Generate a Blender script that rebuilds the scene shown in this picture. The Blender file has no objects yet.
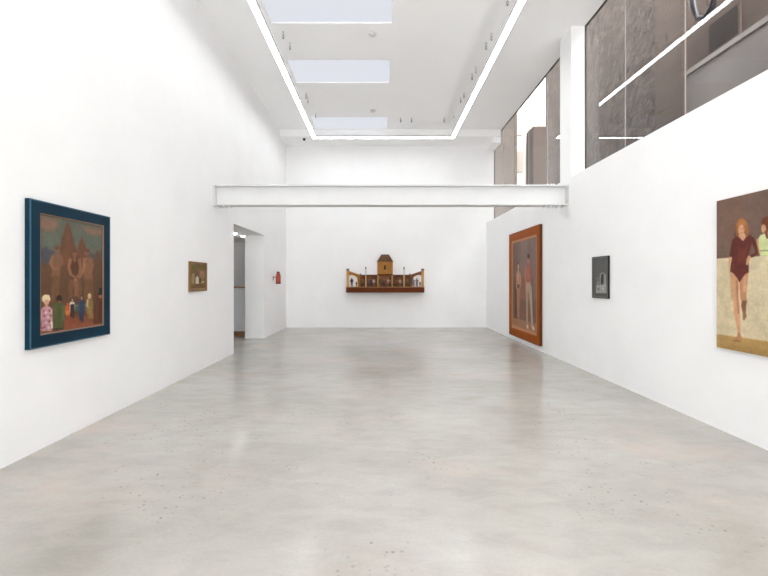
import bpy, bmesh, math, random
import numpy as np
from mathutils import Vector, Matrix
C = bpy.context.scene
COL = C.collection
PI = math.pi
random.seed(7)

# ------------------------------------------------------------------ camera, world, sun, exposure
cam_d = bpy.data.cameras.new('camera')
cam = bpy.data.objects.new('camera', cam_d)
COL.objects.link(cam)
cam.location = (0.0, 0.0, 1.5)
cam.rotation_euler = (PI / 2, 0, 0)
cam_d.sensor_width = 36.0
cam_d.lens = 430.0 * 36.0 / 768.0
cam_d.shift_x = 4.0 / 768.0
cam_d.shift_y = -7.0 / 768.0
cam_d.clip_start = 0.05
cam_d.clip_end = 200
C.camera = cam

w = bpy.data.worlds.new('world')
C.world = w
w.use_nodes = True
bg = w.node_tree.nodes['Background']
bg.inputs['Color'].default_value = (0.87, 0.935, 1.0, 1)
bg.inputs['Strength'].default_value = 6.4

sun_d = bpy.data.lights.new('sun', 'SUN')
sun_d.energy = 6.5
sun_d.angle = math.radians(1.5)
sun_d.color = (1.0, .97, .92)
sun = bpy.data.objects.new('sun', sun_d)
COL.objects.link(sun)
sun.rotation_euler = Vector((.03, .5, -.85)).to_track_quat('-Z', 'Y').to_euler()

LED_STRENGTH = 17.5
SKYLIGHT_STRENGTH = 0.74
C.view_settings.view_transform = 'Standard'
C.view_settings.look = 'None'
C.view_settings.gamma = 1.0
C.view_settings.use_curve_mapping = False
C.view_settings.exposure = 0.17
C.cycles.max_bounces = 14
C.cycles.diffuse_bounces = 10
C.cycles.glossy_bounces = 6
C.cycles.transparent_max_bounces = 12
C.cycles.use_denoising = True
C.cycles.sample_clamp_indirect = 6.0

# ------------------------------------------------------------------ materials
def lin(c):
    return tuple((x / 255 / 12.92) if x / 255 <= .04045 else ((x / 255 + .055) / 1.055) ** 2.4 for x in c)

def base_mat(name, rgb, rough=.6, spec=.5, metal=0.0):
    m = bpy.data.materials.new(name)
    m.use_nodes = True
    b = m.node_tree.nodes['Principled BSDF']
    b.inputs['Base Color'].default_value = (*lin(rgb), 1)
    b.inputs['Roughness'].default_value = rough
    b.inputs['Specular IOR Level'].default_value = spec
    b.inputs['Metallic'].default_value = metal
    return m, m.node_tree, b

def node(nt, kind, **kw):
    n = nt.nodes.new(kind)
    for k, v in kw.items():
        if k in n.inputs:
            n.inputs[k].default_value = v
        else:
            setattr(n, k, v)
    return n

def coords(nt, scale=(1, 1, 1), which='Object'):
    t = nt.nodes.new('ShaderNodeTexCoord')
    mp = nt.nodes.new('ShaderNodeMapping')
    mp.inputs['Scale'].default_value = scale
    nt.links.new(t.outputs[which], mp.inputs['Vector'])
    return mp.outputs['Vector']

def ramp(nt, fac, stops):
    r = nt.nodes.new('ShaderNodeValToRGB')
    e = r.color_ramp.elements
    e[1].position = stops[-1][0]; e[1].color = (*stops[-1][1], 1)
    e[0].position = stops[0][0]; e[0].color = (*stops[0][1], 1)
    for p, c in stops[1:-1]:
        e.new(p).color = (*c, 1)
    nt.links.new(fac, r.inputs['Fac'])
    return r.outputs['Color']

def noisy(name, c0, c1, scale=(6, 6, 6), rough=.6, spec=.5, bump=0.0, bscale=60, lo=.35, hi=.65, detail=6):
    m, nt, b = base_mat(name, c0, rough, spec)
    v = coords(nt, scale)
    n = node(nt, 'ShaderNodeTexNoise', Scale=1.0, Detail=detail)
    nt.links.new(v, n.inputs['Vector'])
    nt.links.new(ramp(nt, n.outputs['Fac'], [(lo, lin(c0)), (hi, lin(c1))]), b.inputs['Base Color'])
    if bump:
        n2 = node(nt, 'ShaderNodeTexNoise', Scale=bscale, Detail=4.0)
        nt.links.new(coords(nt), n2.inputs['Vector'])
        bp = node(nt, 'ShaderNodeBump', Strength=bump, Distance=.01)
        nt.links.new(n2.outputs['Fac'], bp.inputs['Height'])
        nt.links.new(bp.outputs['Normal'], b.inputs['Normal'])
    return m

def emit_mat(name, rgb, s):
    m = bpy.data.materials.new(name)
    m.use_nodes = True
    nt = m.node_tree
    nt.nodes.remove(nt.nodes['Principled BSDF'])
    e = nt.nodes.new('ShaderNodeEmission')
    e.inputs['Color'].default_value = (*rgb, 1)
    e.inputs['Strength'].default_value = s
    nt.links.new(e.outputs[0], nt.nodes['Material Output'].inputs['Surface'])
    return m

M_WALL = noisy('white_wall_paint', (241, 241, 241), (244, 244, 244), (1.5, 1.5, 1.5), .85, .2, .03, 140)
M_CEIL = noisy('white_ceiling_paint', (248, 248, 248), (250, 250, 250), (1, 1, 1), .9, .15)
M_STEEL = noisy('white_painted_steel', (212, 212, 212), (216, 216, 216), (3, 3, 3), .5, .4)
M_BOARD = base_mat('white_board', (226, 228, 230), .6)[0]
M_SIDEWALL = base_mat('grey_white_wall', (218, 219, 220), .8)[0]

def floor_material():
    m, nt, b = base_mat('polished_concrete', (188, 184, 177), .24, .55)
    L = nt.links.new
    v = coords(nt)
    def noise(scale, detail, rough, vec=None, dist=0.0):
        n = node(nt, 'ShaderNodeTexNoise', Scale=scale, Detail=detail, Roughness=rough, Distortion=dist)
        L(vec or v, n.inputs['Vector'])
        return n.outputs['Fac']
    def mix(kind, fac, a, c):
        x = node(nt, 'ShaderNodeMix', data_type='RGBA', blend_type=kind)
        for s, val in ((0, fac), (6, a), (7, c)):
            if hasattr(val, 'links'): L(val, x.inputs[s])
            else: x.inputs[s].default_value = val
        return x.outputs[2]
    def mul(a, c):
        x = node(nt, 'ShaderNodeMath', operation='MULTIPLY')
        for s, val in ((0, a), (1, c)):
            if hasattr(val, 'links'): L(val, x.inputs[s])
            else: x.inputs[s].default_value = val
        return x.outputs[0]
    big = noise(.6, 5.0, .55)
    col = ramp(nt, big, [(.30, lin(FLOOR_A)), (.5, lin(FLOOR_B)), (.70, lin(FLOOR_C))])
    # cloudy trowel marks, drawn out along a slant
    t = nt.nodes.new('ShaderNodeTexCoord'); mp = nt.nodes.new('ShaderNodeMapping')
    mp.inputs['Rotation'].default_value = (0, 0, .55); mp.inputs['Scale'].default_value = (1.1, 2.6, 1)
    L(t.outputs['Object'], mp.inputs['Vector'])
    sm = noise(2.6, 6.0, .6, mp.outputs['Vector'], .5)
    col = mix('MULTIPLY', 1.0, col, ramp(nt, sm, [(.36, (.905, .905, .90)), (.5, (.965, .965, .962)), (.62, (1, 1, 1))]))
    # warm blotches
    st = noise(.55, 5.0, .65, coords(nt, (1, 1.5, 1)))
    col = mix('MIX', ramp(nt, st, [(.54, (0, 0, 0)), (.68, (.55, .55, .55))]), col, (*lin((194, 176, 166)), 1))
    # exposed aggregate chips in bands
    vo = node(nt, 'ShaderNodeTexVoronoi', Scale=24.0); L(v, vo.inputs['Vector'])
    chip = ramp(nt, vo.outputs['Distance'], [(.16, (1, 1, 1)), (.30, (0, 0, 0))])
    pick = node(nt, 'ShaderNodeSeparateColor'); L(vo.outputs['Color'], pick.inputs[0])
    few = ramp(nt, pick.outputs[0], [(.55, (0, 0, 0)), (.60, (1, 1, 1))])
    patch = ramp(nt, noise(.8, 4.0, .65), [(.50, (0, 0, 0)), (.60, (1, 1, 1))])
    tone = ramp(nt, pick.outputs[1], [(0.0, lin((92, 88, 84))), (.6, lin((138, 130, 122))), (1.0, lin((186, 180, 172)))])
    col = mix('MIX', mul(mul(chip, few), mul(patch, .75)), col, tone)
    col = mix('MULTIPLY', 1.0, col, ramp(nt, noise(38.0, 3.0, .6), [(.3, (.94, .94, .94)), (.7, (1, 1, 1))]))
    L(col, b.inputs['Base Color'])
    L(ramp(nt, noise(1.3, 3.0, .5), [(.3, (.165, .165, .165)), (.7, (.264, .264, .264))]), b.inputs['Roughness'])
    return m
FLOOR_A, FLOOR_B, FLOOR_C = (163, 159, 153), (176, 172, 166), (187, 184, 179)
M_FLOOR = floor_material()

def glass_material():
    m = bpy.data.materials.new('window_glass')
    m.use_nodes = True
    nt = m.node_tree
    nt.nodes.remove(nt.nodes['Principled BSDF'])
    tr = node(nt, 'ShaderNodeBsdfTransparent'); tr.inputs['Color'].default_value = (.91, .885, .86, 1)
    gl = node(nt, 'ShaderNodeBsdfGlossy'); gl.inputs['Roughness'].default_value = 0.0
    fr = node(nt, 'ShaderNodeFresnel', IOR=1.5)
    mx = node(nt, 'ShaderNodeMixShader')
    ge = nt.nodes.new('ShaderNodeNewGeometry')
    su = node(nt, 'ShaderNodeMath', operation='SUBTRACT'); su.inputs[0].default_value = 1.0; nt.links.new(ge.outputs['Backfacing'], su.inputs[1])
    mu = node(nt, 'ShaderNodeMath', operation='MULTIPLY'); nt.links.new(fr.outputs[0], mu.inputs[0]); nt.links.new(su.outputs[0], mu.inputs[1])
    nt.links.new(mu.outputs[0], mx.inputs[0]); nt.links.new(tr.outputs[0], mx.inputs[1]); nt.links.new(gl.outputs[0], mx.inputs[2])
    nt.links.new(mx.outputs[0], nt.nodes['Material Output'].inputs['Surface'])
    return m
M_GLASS = glass_material()
M_BRONZE = base_mat('dark_bronze_frame', (62, 52, 44), .45, .5, .3)[0]
M_JOINT = base_mat('pale_pane_joint', (150, 144, 138), .4)[0]

def stone_material(name, c0, c1, c2, scale):
    m, nt, b = base_mat(name, c0, .9, .2)
    L = nt.links.new
    v = coords(nt)
    n = node(nt, 'ShaderNodeTexNoise', Scale=scale, Detail=9.0, Roughness=.72, Distortion=.6); L(v, n.inputs['Vector'])
    L(ramp(nt, n.outputs['Fac'], [(.3, lin(c0)), (.5, lin(c1)), (.72, lin(c2))]), b.inputs['Base Color'])
    bp = node(nt, 'ShaderNodeBump', Strength=.9, Distance=.08)
    n2 = node(nt, 'ShaderNodeTexNoise', Scale=scale * 1.7, Detail=6.0, Roughness=.6); L(v, n2.inputs['Vector'])
    L(n2.outputs['Fac'], bp.inputs['Height']); L(bp.outputs['Normal'], b.inputs['Normal'])
    return m

def brick_material(name, c0, c1, mortar, w_=.22, h_=.075):
    m, nt, b = base_mat(name, c0, .9, .2)
    L = nt.links.new
    t = nt.nodes.new('ShaderNodeTexCoord')
    sp = node(nt, 'ShaderNodeSeparateXYZ'); L(t.outputs['Object'], sp.inputs[0])
    ad = node(nt, 'ShaderNodeMath', operation='ADD'); L(sp.outputs[0], ad.inputs[0]); L(sp.outputs[1], ad.inputs[1])
    cb = node(nt, 'ShaderNodeCombineXYZ'); L(ad.outputs[0], cb.inputs[0]); L(sp.outputs[2], cb.inputs[1])
    br = node(nt, 'ShaderNodeTexBrick', Scale=1.0)
    br.inputs['Brick Width'].default_value = w_; br.inputs['Row Height'].default_value = h_
    br.inputs['Mortar Size'].default_value = .008
    br.inputs['Color1'].default_value = (*lin(c0), 1); br.inputs['Color2'].default_value = (*lin(c1), 1); br.inputs['Mortar'].default_value = (*lin(mortar), 1)
    L(cb.outputs[0], br.inputs['Vector']); L(br.outputs['Color'], b.inputs['Base Color'])
    return m

M_STONE = stone_material('rough_stone', (38, 32, 29), (64, 56, 51), (98, 88, 81), 4.0)
M_BRICK = brick_material('brown_brick', (72, 61, 55), (60, 51, 46), (82, 72, 66))
M_CONC = noisy('grey_concrete', (96, 91, 90), (106, 101, 99), (1, 1, 1), .9, .2)
M_COPING = base_mat('pale_coping', (108, 102, 98), .8)[0]
M_FACADE = noisy('cream_facade', (232, 226, 216), (244, 240, 232), (1.2, 1.2, 1.2), .9, .2)
M_DARKPANE = base_mat('dark_pane', (46, 38, 36), .8, .1)[0]
M_DUCT = base_mat('grey_duct', (70, 70, 76), .5, .5, .4)[0]
M_RENDER = noisy('brown_render', (78, 66, 60), (90, 77, 70), (.8, .8, .8), .9, .2)
M_TAN = noisy('tan_render', (64, 55, 48), (72, 63, 55), (1, 1, 1), .9, .2)

M_LED = emit_mat('led_diffuser', (.955, .978, 1.0), LED_STRENGTH)
M_SKYLIGHT = emit_mat('skylight_sky', (.90, .925, 1.0), SKYLIGHT_STRENGTH)
M_DOWN = emit_mat('downlight_glow', (1, .99, .97), 55.0)

# ------------------------------------------------------------------ mesh helpers
def box(bm, x0, x1, y0, y1, z0, z1):
    vs = [bm.verts.new((x, y, z)) for x in (x0, x1) for y in (y0, y1) for z in (z0, z1)]
    for f in ((0, 1, 3, 2), (4, 6, 7, 5), (0, 4, 5, 1), (2, 3, 7, 6), (0, 2, 6, 4), (1, 5, 7, 3)):
        bm.faces.new([vs[i] for i in f])

def prism(bm, pts, axis, a, b):
    """extrude a 2-D outline (pts) along an axis between a and b"""
    def mk(p, t):
        return {'x': (t, p[0], p[1]), 'y': (p[0], t, p[1]), 'z': (p[0], p[1], t)}[axis]
    A = [bm.verts.new(mk(p, a)) for p in pts]
    B = [bm.verts.new(mk(p, b)) for p in pts]
    n = len(pts)
    for i in range(n):
        bm.faces.new((A[i], A[(i + 1) % n], B[(i + 1) % n], B[i]))
    bm.faces.new(A[::-1]); bm.faces.new(B)

def lathe(bm, prof, seg=24, c=(0, 0, 0), axis='z'):
    rings = []
    for r, h in prof:
        ring = []
        for k in range(seg):
            a = 2 * PI * k / seg
            p = {'z': (r * math.cos(a), r * math.sin(a), h), 'y': (r * math.cos(a), h, r * math.sin(a)), 'x': (h, r * math.cos(a), r * math.sin(a))}[axis]
            ring.append(bm.verts.new((c[0] + p[0], c[1] + p[1], c[2] + p[2])))
        rings.append(ring)
    for A, B in zip(rings, rings[1:]):
        for k in range(seg):
            bm.faces.new((A[k], A[(k + 1) % seg], B[(k + 1) % seg], B[k]))
    bm.faces.new(rings[0][::-1]); bm.faces.new(rings[-1])

def tube(bm, pts, r, seg=8):
    rings = []
    pts = [Vector(p) for p in pts]
    for i, p in enumerate(pts):
        d = (pts[min(i + 1, len(pts) - 1)] - pts[max(i - 1, 0)]).normalized()
        up = Vector((0, 0, 1)) if abs(d.z) < .9 else Vector((1, 0, 0))
        a = d.cross(up).normalized(); b2 = d.cross(a)
        rings.append([bm.verts.new(p + (a * math.cos(2 * PI * k / seg) + b2 * math.sin(2 * PI * k / seg)) * r) for k in range(seg)])
    for A, B in zip(rings, rings[1:]):
        for k in range(seg):
            bm.faces.new((A[k], A[(k + 1) % seg], B[(k + 1) % seg], B[k]))
    bm.faces.new(rings[0][::-1]); bm.faces.new(rings[-1])

def obj(name, bm, mat, parent=None, bevel=0, smooth=False):
    bmesh.ops.recalc_face_normals(bm, faces=bm.faces)
    me = bpy.data.meshes.new(name)
    bm.to_mesh(me); bm.free()
    me.materials.append(mat)
    if smooth:
        for p in me.polygons:
            p.use_smooth = True
    o = bpy.data.objects.new(name, me)
    COL.objects.link(o)
    if parent:
        o.parent = parent
    if bevel:
        bv = o.modifiers.new('bevel', 'BEVEL'); bv.width = bevel; bv.segments = 2; bv.limit_method = 'ANGLE'
    return o

def boxes(name, mat, lst, parent=None, bevel=0):
    bm = bmesh.new()
    for b in lst:
        box(bm, *b)
    return obj(name, bm, mat, parent, bevel)

def struct(o):
    o['kind'] = 'structure'
    return o

def tag(o, label, cat, group=None):
    o['label'] = label; o['category'] = cat
    if group:
        o['group'] = group
    return o

def thing(name, label, cat, loc=(0, 0, 0), rz=0, group=None):
    o = bpy.data.objects.new(name, None)
    o.empty_display_size = .1
    COL.objects.link(o)
    o.location = loc; o.rotation_euler = (0, 0, rz)
    return tag(o, label, cat, group)
ART = {
'square_scene': [
([0.0001,-0.0051,0.8656,-0.0068,0.8656,0.3225,0.0001,0.4239],(96,98,84),0.03,0.9),
([0.0001,0.0163,0.1998,0.0228,0.2301,0.0777,0.0832,0.1246,0.0001,0.1129],(150,108,86),0.03,0.8),
([0.0551,0.0996,0.2058,0.0943,0.17,0.1435,0.0274,0.1592],(140,104,84),0.02,0.6),
([0.5246,0.0361,0.8656,0.0301,0.8656,0.0986,0.6326,0.1126],(142,104,82),0.03,0.8),
([0.0001,0.1493,0.2301,0.1528,0.1998,0.269,0.0001,0.2738],(98,106,92),0.03,0.7),
([0.3886,0.1242,0.8656,0.1196,0.8656,0.2171,0.4218,0.2588],(92,100,88),0.03,0.6),
([0.0001,0.3167,0.0719,0.2811,0.1117,0.3045,0.1819,0.3176,0.2608,0.3559,0.2608,0.4637,0.0001,0.484],(72,72,80),0.015,0.9),
([0.4898,0.3312,0.6326,0.2878,0.7153,0.3079,0.8575,0.2572,0.8575,0.415,0.4898,0.4401],(82,74,74),0.015,0.85),
([0.0001,0.4411,0.8656,0.3778,0.8656,1.0733,0.0001,1.0675],(98,68,44),0.02,1),
([0.0001,0.617,0.8656,0.5991,0.8656,1.0733,0.0001,1.0675],(92,60,38),0.05,0.7),
([0.3397,0.0173,0.3754,0.0785,0.4218,0.1921,0.476,0.3199,0.4898,0.4523,0.224,0.4647,0.2362,0.3003,0.2732,0.1598,0.311,0.0677],(104,66,44),0.012,0.95),
([0.3397,0.0267,0.3689,0.1028,0.3886,0.2661,0.3559,0.4328,0.292,0.4351,0.292,0.204],(116,74,50),0.02,0.6),
([0.5316,0.138,0.5672,0.2034,0.6252,0.2858,0.6549,0.397,0.4555,0.4148,0.4691,0.2841,0.5036,0.1943],(108,68,46),0.01,0.95),
([0.7735,0.2527,0.8091,0.3178,0.8332,0.4002,0.723,0.4044,0.7384,0.327],(104,66,46),0.008,0.9),
([0.2392,0.3001,0.2372,0.3119,0.2314,0.3226,0.2225,0.3308,0.2116,0.3355,0.2001,0.3362,0.1893,0.3328,0.1806,0.3258,0.1749,0.3161,0.173,0.3047,0.1749,0.293,0.1806,0.2825,0.1893,0.2743,0.2001,0.2694,0.2116,0.2686,0.2225,0.2718,0.2314,0.2787,0.2372,0.2885],(136,92,66),0.013,0.85),
([0.2423,0.2771,0.2401,0.2835,0.2337,0.2894,0.224,0.2942,0.2121,0.2972,0.1996,0.2981,0.1878,0.2967,0.1783,0.2934,0.1721,0.2885,0.17,0.2825,0.1721,0.2762,0.1783,0.2703,0.1878,0.2655,0.1996,0.2625,0.2121,0.2615,0.224,0.2627,0.2337,0.266,0.2401,0.271],(110,68,46),0.013,0.85),
([0.1586,0.3351,0.129,0.4062,0.1406,0.4849,0.1349,0.549,0.2422,0.5537,0.2485,0.4823,0.2484,0.4037,0.2419,0.3384],(134,92,62),0.013,0.85),
([0.1526,0.5372,0.1349,0.6608,0.129,0.7837,0.164,0.7875,0.1817,0.6657,0.2115,0.5431],(118,80,54),0.013,0.85),
([0.1759,0.541,0.1878,0.6639,0.1878,0.7804,0.224,0.7833,0.2362,0.6649,0.2362,0.5387],(118,80,54),0.013,0.85),
([0.1328,0.3518,0.106,0.4311,0.1516,0.4946,0.2292,0.4753,0.2188,0.4542,0.1648,0.4743,0.1406,0.4288,0.1721,0.3586],(150,104,72),0.013,0.85),
([0.2333,0.3525,0.2487,0.423,0.2177,0.4584,0.2426,0.4708,0.2855,0.4259,0.2762,0.3462],(134,90,62),0.013,0.85),
([0.4657,0.3157,0.4639,0.3265,0.4585,0.3362,0.4504,0.3437,0.4405,0.3479,0.4299,0.3485,0.4201,0.3453,0.4121,0.3389,0.4069,0.3299,0.4051,0.3195,0.4069,0.3088,0.4121,0.2991,0.4201,0.2917,0.4299,0.2873,0.4405,0.2866,0.4504,0.2896,0.4585,0.296,0.4639,0.3051],(148,98,70),0.013,0.85),
([0.4691,0.2938,0.4671,0.2997,0.4611,0.3051,0.4521,0.3095,0.441,0.3122,0.4293,0.3129,0.4184,0.3116,0.4095,0.3085,0.4038,0.3039,0.4018,0.2983,0.4038,0.2925,0.4095,0.2871,0.4184,0.2828,0.4293,0.28,0.441,0.2792,0.4521,0.2804,0.4611,0.2835,0.4671,0.2882],(92,56,40),0.013,0.85),
([0.3754,0.3614,0.3689,0.4323,0.3787,0.5158,0.3756,0.5817,0.5104,0.5746,0.4932,0.5114,0.5036,0.4275,0.4967,0.355],(82,46,32),0.013,0.85),
([0.4151,0.3498,0.4184,0.402,0.4521,0.4006,0.4555,0.3476],(150,104,74),0.013,0.85),
([0.3597,0.3678,0.3365,0.4522,0.3676,0.5321,0.4251,0.5639,0.4453,0.5447,0.3964,0.5204,0.3754,0.451,0.4045,0.3731],(160,110,74),0.013,0.85),
([0.4729,0.3688,0.4967,0.4477,0.4876,0.5155,0.4435,0.5458,0.4675,0.5626,0.5198,0.5243,0.5387,0.4454,0.5207,0.3605],(150,102,68),0.013,0.85),
([0.3702,0.5711,0.3431,0.6648,0.3591,0.7622,0.4051,0.7626,0.4082,0.671,0.4474,0.5855],(118,80,54),0.013,0.85),
([0.4365,0.5855,0.4762,0.6724,0.4795,0.7658,0.5281,0.7697,0.5456,0.6689,0.5162,0.5708],(118,80,54),0.013,0.85),
([0.6437,0.2971,0.6417,0.3084,0.6359,0.3186,0.6271,0.3263,0.6163,0.3308,0.6049,0.3314,0.5942,0.3282,0.5855,0.3215,0.5799,0.3122,0.5779,0.3013,0.5799,0.2902,0.5855,0.2801,0.5942,0.2723,0.6049,0.2678,0.6163,0.2669,0.6271,0.27,0.6359,0.2767,0.6417,0.2861],(144,96,68),0.013,0.85),
([0.6549,0.2763,0.6526,0.2833,0.6461,0.2898,0.6363,0.2949,0.6243,0.2981,0.6115,0.2989,0.5996,0.2973,0.59,0.2935,0.5837,0.2879,0.5815,0.2813,0.5837,0.2744,0.59,0.268,0.5996,0.2628,0.6115,0.2596,0.6243,0.2587,0.6363,0.2602,0.6461,0.264,0.6526,0.2696],(112,66,46),0.013,0.85),
([0.5676,0.3506,0.5601,0.4285,0.5672,0.513,0.5745,0.5815,0.7075,0.5747,0.7,0.508,0.7075,0.4173,0.6694,0.3365],(138,92,64),0.013,0.85),
([0.5494,0.3612,0.5461,0.453,0.5162,0.5285,0.4717,0.5546,0.4941,0.5729,0.5472,0.5399,0.5885,0.4568,0.5996,0.3605],(158,108,76),0.013,0.85),
([0.6444,0.3563,0.6774,0.4356,0.6376,0.5083,0.6722,0.5172,0.7229,0.4361,0.6955,0.3456],(140,94,64),0.013,0.85),
([0.5821,0.5735,0.5708,0.6704,0.5779,0.7833,0.6289,0.7857,0.6362,0.675,0.6693,0.5829],(118,80,54),0.013,0.85),
([0.6218,0.581,0.6438,0.6751,0.6586,0.7879,0.7114,0.7888,0.7114,0.6733,0.7036,0.5752],(116,78,52),0.013,0.85),
([0.4726,0.5782,0.4711,0.5848,0.467,0.5906,0.4606,0.5949,0.4528,0.5971,0.4446,0.5971,0.4369,0.5948,0.4306,0.5905,0.4265,0.5848,0.4251,0.5782,0.4265,0.5717,0.4306,0.5659,0.4369,0.5617,0.4446,0.5593,0.4528,0.5593,0.4606,0.5616,0.467,0.5658,0.4711,0.5716],(156,108,76),0.013,0.85),
([0.4252,0.6036,0.4285,0.669,0.4319,0.7396,0.4794,0.7436,0.4967,0.6704,0.4862,0.6009],(138,94,64),0.013,0.85),
([0.2857,0.9428,0.8656,0.9548,0.8656,1.0733,0.0001,1.0675,0.0001,0.9817],(132,70,44),0.02,0.95),
([0.1582,1.0096,0.8656,1.0312,0.8656,1.0733,0.0001,1.0675],(140,80,54),0.02,0.7),
([0.3952,0.8293,0.7153,0.8382,0.7153,0.8943,0.3952,0.8909],(72,92,76),0.006,0.9),
([0.4218,0.8261,0.6179,0.8276,0.6179,0.8476,0.4218,0.8452],(110,122,100),0.004,0.8),
([0.3116,0.8914,0.3186,0.9464,0.3383,0.9479,0.3425,0.8933],(160,66,38),0.005,1),
([0.3369,0.8933,0.344,0.9551,0.3639,0.9566,0.3682,0.8953],(160,66,38),0.005,1),
([0.3172,0.8242,0.3625,0.8269,0.3754,0.8439,0.374,0.8845,0.3682,0.9117,0.3116,0.9072,0.306,0.8795,0.3046,0.8395],(186,84,44),0.005,1),
([0.3568,0.8104,0.3557,0.8159,0.3528,0.8206,0.3482,0.8239,0.3427,0.8255,0.3368,0.8251,0.3312,0.8229,0.3267,0.819,0.3238,0.814,0.3228,0.8085,0.3238,0.8031,0.3267,0.7984,0.3312,0.795,0.3368,0.7934,0.3427,0.7937,0.3482,0.7959,0.3528,0.7998,0.3557,0.8048],(120,50,30),0.005,1),
([0.3518,0.8133,0.3511,0.8172,0.3493,0.8205,0.3465,0.8228,0.343,0.824,0.3393,0.8237,0.3358,0.8222,0.333,0.8195,0.3312,0.816,0.3305,0.8121,0.3312,0.8083,0.333,0.805,0.3358,0.8027,0.3393,0.8015,0.343,0.8017,0.3465,0.8032,0.3493,0.8059,0.3511,0.8094],(200,110,70),0.005,1),
([0.311,0.8754,0.3754,0.8753,0.3689,0.9172,0.3173,0.9177],(206,120,60),0.004,0.8),
([0.3728,0.8358,0.38,0.9433,0.4003,0.9449,0.4047,0.8376],(52,36,34),0.005,1),
([0.3989,0.8374,0.4062,0.9535,0.4267,0.9552,0.4311,0.8392],(52,36,34),0.005,1),
([0.3786,0.7925,0.4252,0.7948,0.4386,0.8156,0.4371,0.8658,0.4311,0.8995,0.3728,0.8951,0.3671,0.8611,0.3656,0.8116],(214,204,186),0.005,1),
([0.4193,0.7745,0.4183,0.7813,0.4152,0.7872,0.4105,0.7914,0.4048,0.7935,0.3987,0.7932,0.393,0.7905,0.3884,0.7859,0.3854,0.7798,0.3843,0.7729,0.3854,0.7662,0.3884,0.7603,0.393,0.7561,0.3987,0.754,0.4048,0.7542,0.4105,0.7568,0.4152,0.7615,0.4183,0.7676],(50,34,30),0.005,1),
([0.4142,0.7783,0.4135,0.7831,0.4116,0.7872,0.4087,0.7901,0.4051,0.7916,0.4013,0.7914,0.3978,0.7896,0.3949,0.7863,0.393,0.7821,0.3923,0.7773,0.393,0.7725,0.3949,0.7684,0.3978,0.7655,0.4013,0.764,0.4051,0.7641,0.4087,0.7659,0.4116,0.7692,0.4135,0.7735],(205,160,130),0.005,1),
([0.3754,0.8187,0.4318,0.8172,0.4352,0.913,0.3754,0.9177],(60,40,38),0.004,1),
([0.4953,0.8972,0.5043,0.9903,0.5298,0.9925,0.5353,0.8997],(42,50,72),0.005,1),
([0.528,0.8996,0.5371,1.0044,0.563,1.0067,0.5686,0.9022],(42,50,72),0.005,1),
([0.5025,0.7832,0.5612,0.786,0.5779,0.8145,0.5761,0.8836,0.5686,0.93,0.4953,0.9241,0.4881,0.8775,0.4863,0.8096],(46,56,82),0.005,1),
([0.5537,0.7581,0.5524,0.7675,0.5486,0.7756,0.5427,0.7815,0.5355,0.7844,0.5278,0.784,0.5207,0.7804,0.5149,0.7741,0.5111,0.7657,0.5098,0.7563,0.5111,0.7471,0.5149,0.739,0.5207,0.7331,0.5278,0.7301,0.5355,0.7304,0.5427,0.7339,0.5486,0.7402,0.5524,0.7487],(66,50,46),0.005,1),
([0.5473,0.7634,0.5464,0.7699,0.544,0.7756,0.5404,0.7797,0.5359,0.7818,0.5311,0.7816,0.5266,0.7791,0.523,0.7746,0.5206,0.7688,0.5198,0.7622,0.5206,0.7557,0.523,0.75,0.5266,0.7459,0.5311,0.7438,0.5359,0.744,0.5404,0.7464,0.544,0.7509,0.5464,0.7567],(170,120,95),0.005,1),
([0.4933,0.7858,0.4829,0.8638,0.5005,0.9053,0.5208,0.9033,0.5106,0.8652,0.521,0.7889],(58,70,98),0.004,1),
([0.6069,0.8998,0.6179,1.0006,0.6489,1.0032,0.6556,0.9028],(112,78,46),0.005,1),
([0.6467,0.9027,0.6578,1.0162,0.6894,1.0191,0.6962,0.9058],(112,78,46),0.005,1),
([0.6157,0.7766,0.6871,0.7798,0.7076,0.8107,0.7054,0.8857,0.6962,0.936,0.6069,0.9289,0.5982,0.8784,0.596,0.805],(132,108,64),0.005,1),
([0.6781,0.7496,0.6764,0.7597,0.6717,0.7685,0.6646,0.7748,0.6558,0.778,0.6465,0.7775,0.6378,0.7736,0.6307,0.7667,0.6261,0.7577,0.6245,0.7475,0.6261,0.7375,0.6307,0.7288,0.6378,0.7224,0.6465,0.7192,0.6558,0.7195,0.6646,0.7233,0.6717,0.7302,0.6764,0.7393],(214,188,128),0.005,1),
([0.6702,0.7552,0.6692,0.7623,0.6662,0.7685,0.6618,0.7729,0.6563,0.7751,0.6505,0.7749,0.645,0.7722,0.6406,0.7674,0.6377,0.761,0.6367,0.7539,0.6377,0.7469,0.6406,0.7407,0.645,0.7363,0.6505,0.734,0.6563,0.7342,0.6618,0.7369,0.6662,0.7417,0.6692,0.7481],(206,160,120),0.005,1),
([0.6106,0.7767,0.6036,0.8487,0.647,0.8798,0.6628,0.8701,0.6323,0.8464,0.64,0.7794],(200,170,120),0.004,1),
([0.6326,0.8485,0.6924,0.847,0.7153,0.9809,0.6326,0.9836],(150,112,60),0.006,0.8),
([0.7695,0.7639,0.8575,0.7569,0.8615,1.0466,0.7153,1.0421,0.7307,0.8544],(84,46,28),0.006,1),
([0.8575,0.7516,0.8555,0.7623,0.8499,0.7716,0.8412,0.7783,0.8307,0.7815,0.8195,0.7811,0.8091,0.7769,0.8006,0.7696,0.7951,0.76,0.7932,0.7493,0.7951,0.7387,0.8006,0.7295,0.8091,0.7228,0.8195,0.7194,0.8307,0.7197,0.8412,0.7238,0.8499,0.7311,0.8555,0.7408],(160,100,70),0.008,1),
([0.8011,0.6664,0.8575,0.6622,0.8575,0.7306,0.8011,0.734],(28,34,46),0.004,1),
([0.7853,0.7231,0.8615,0.7202,0.8615,0.7386,0.7853,0.7438],(24,30,40),0.004,1),
([0.7461,0.804,0.8011,0.7963,0.7853,1.0131,0.7384,1.0189],(104,60,36),0.008,0.8),
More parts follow.
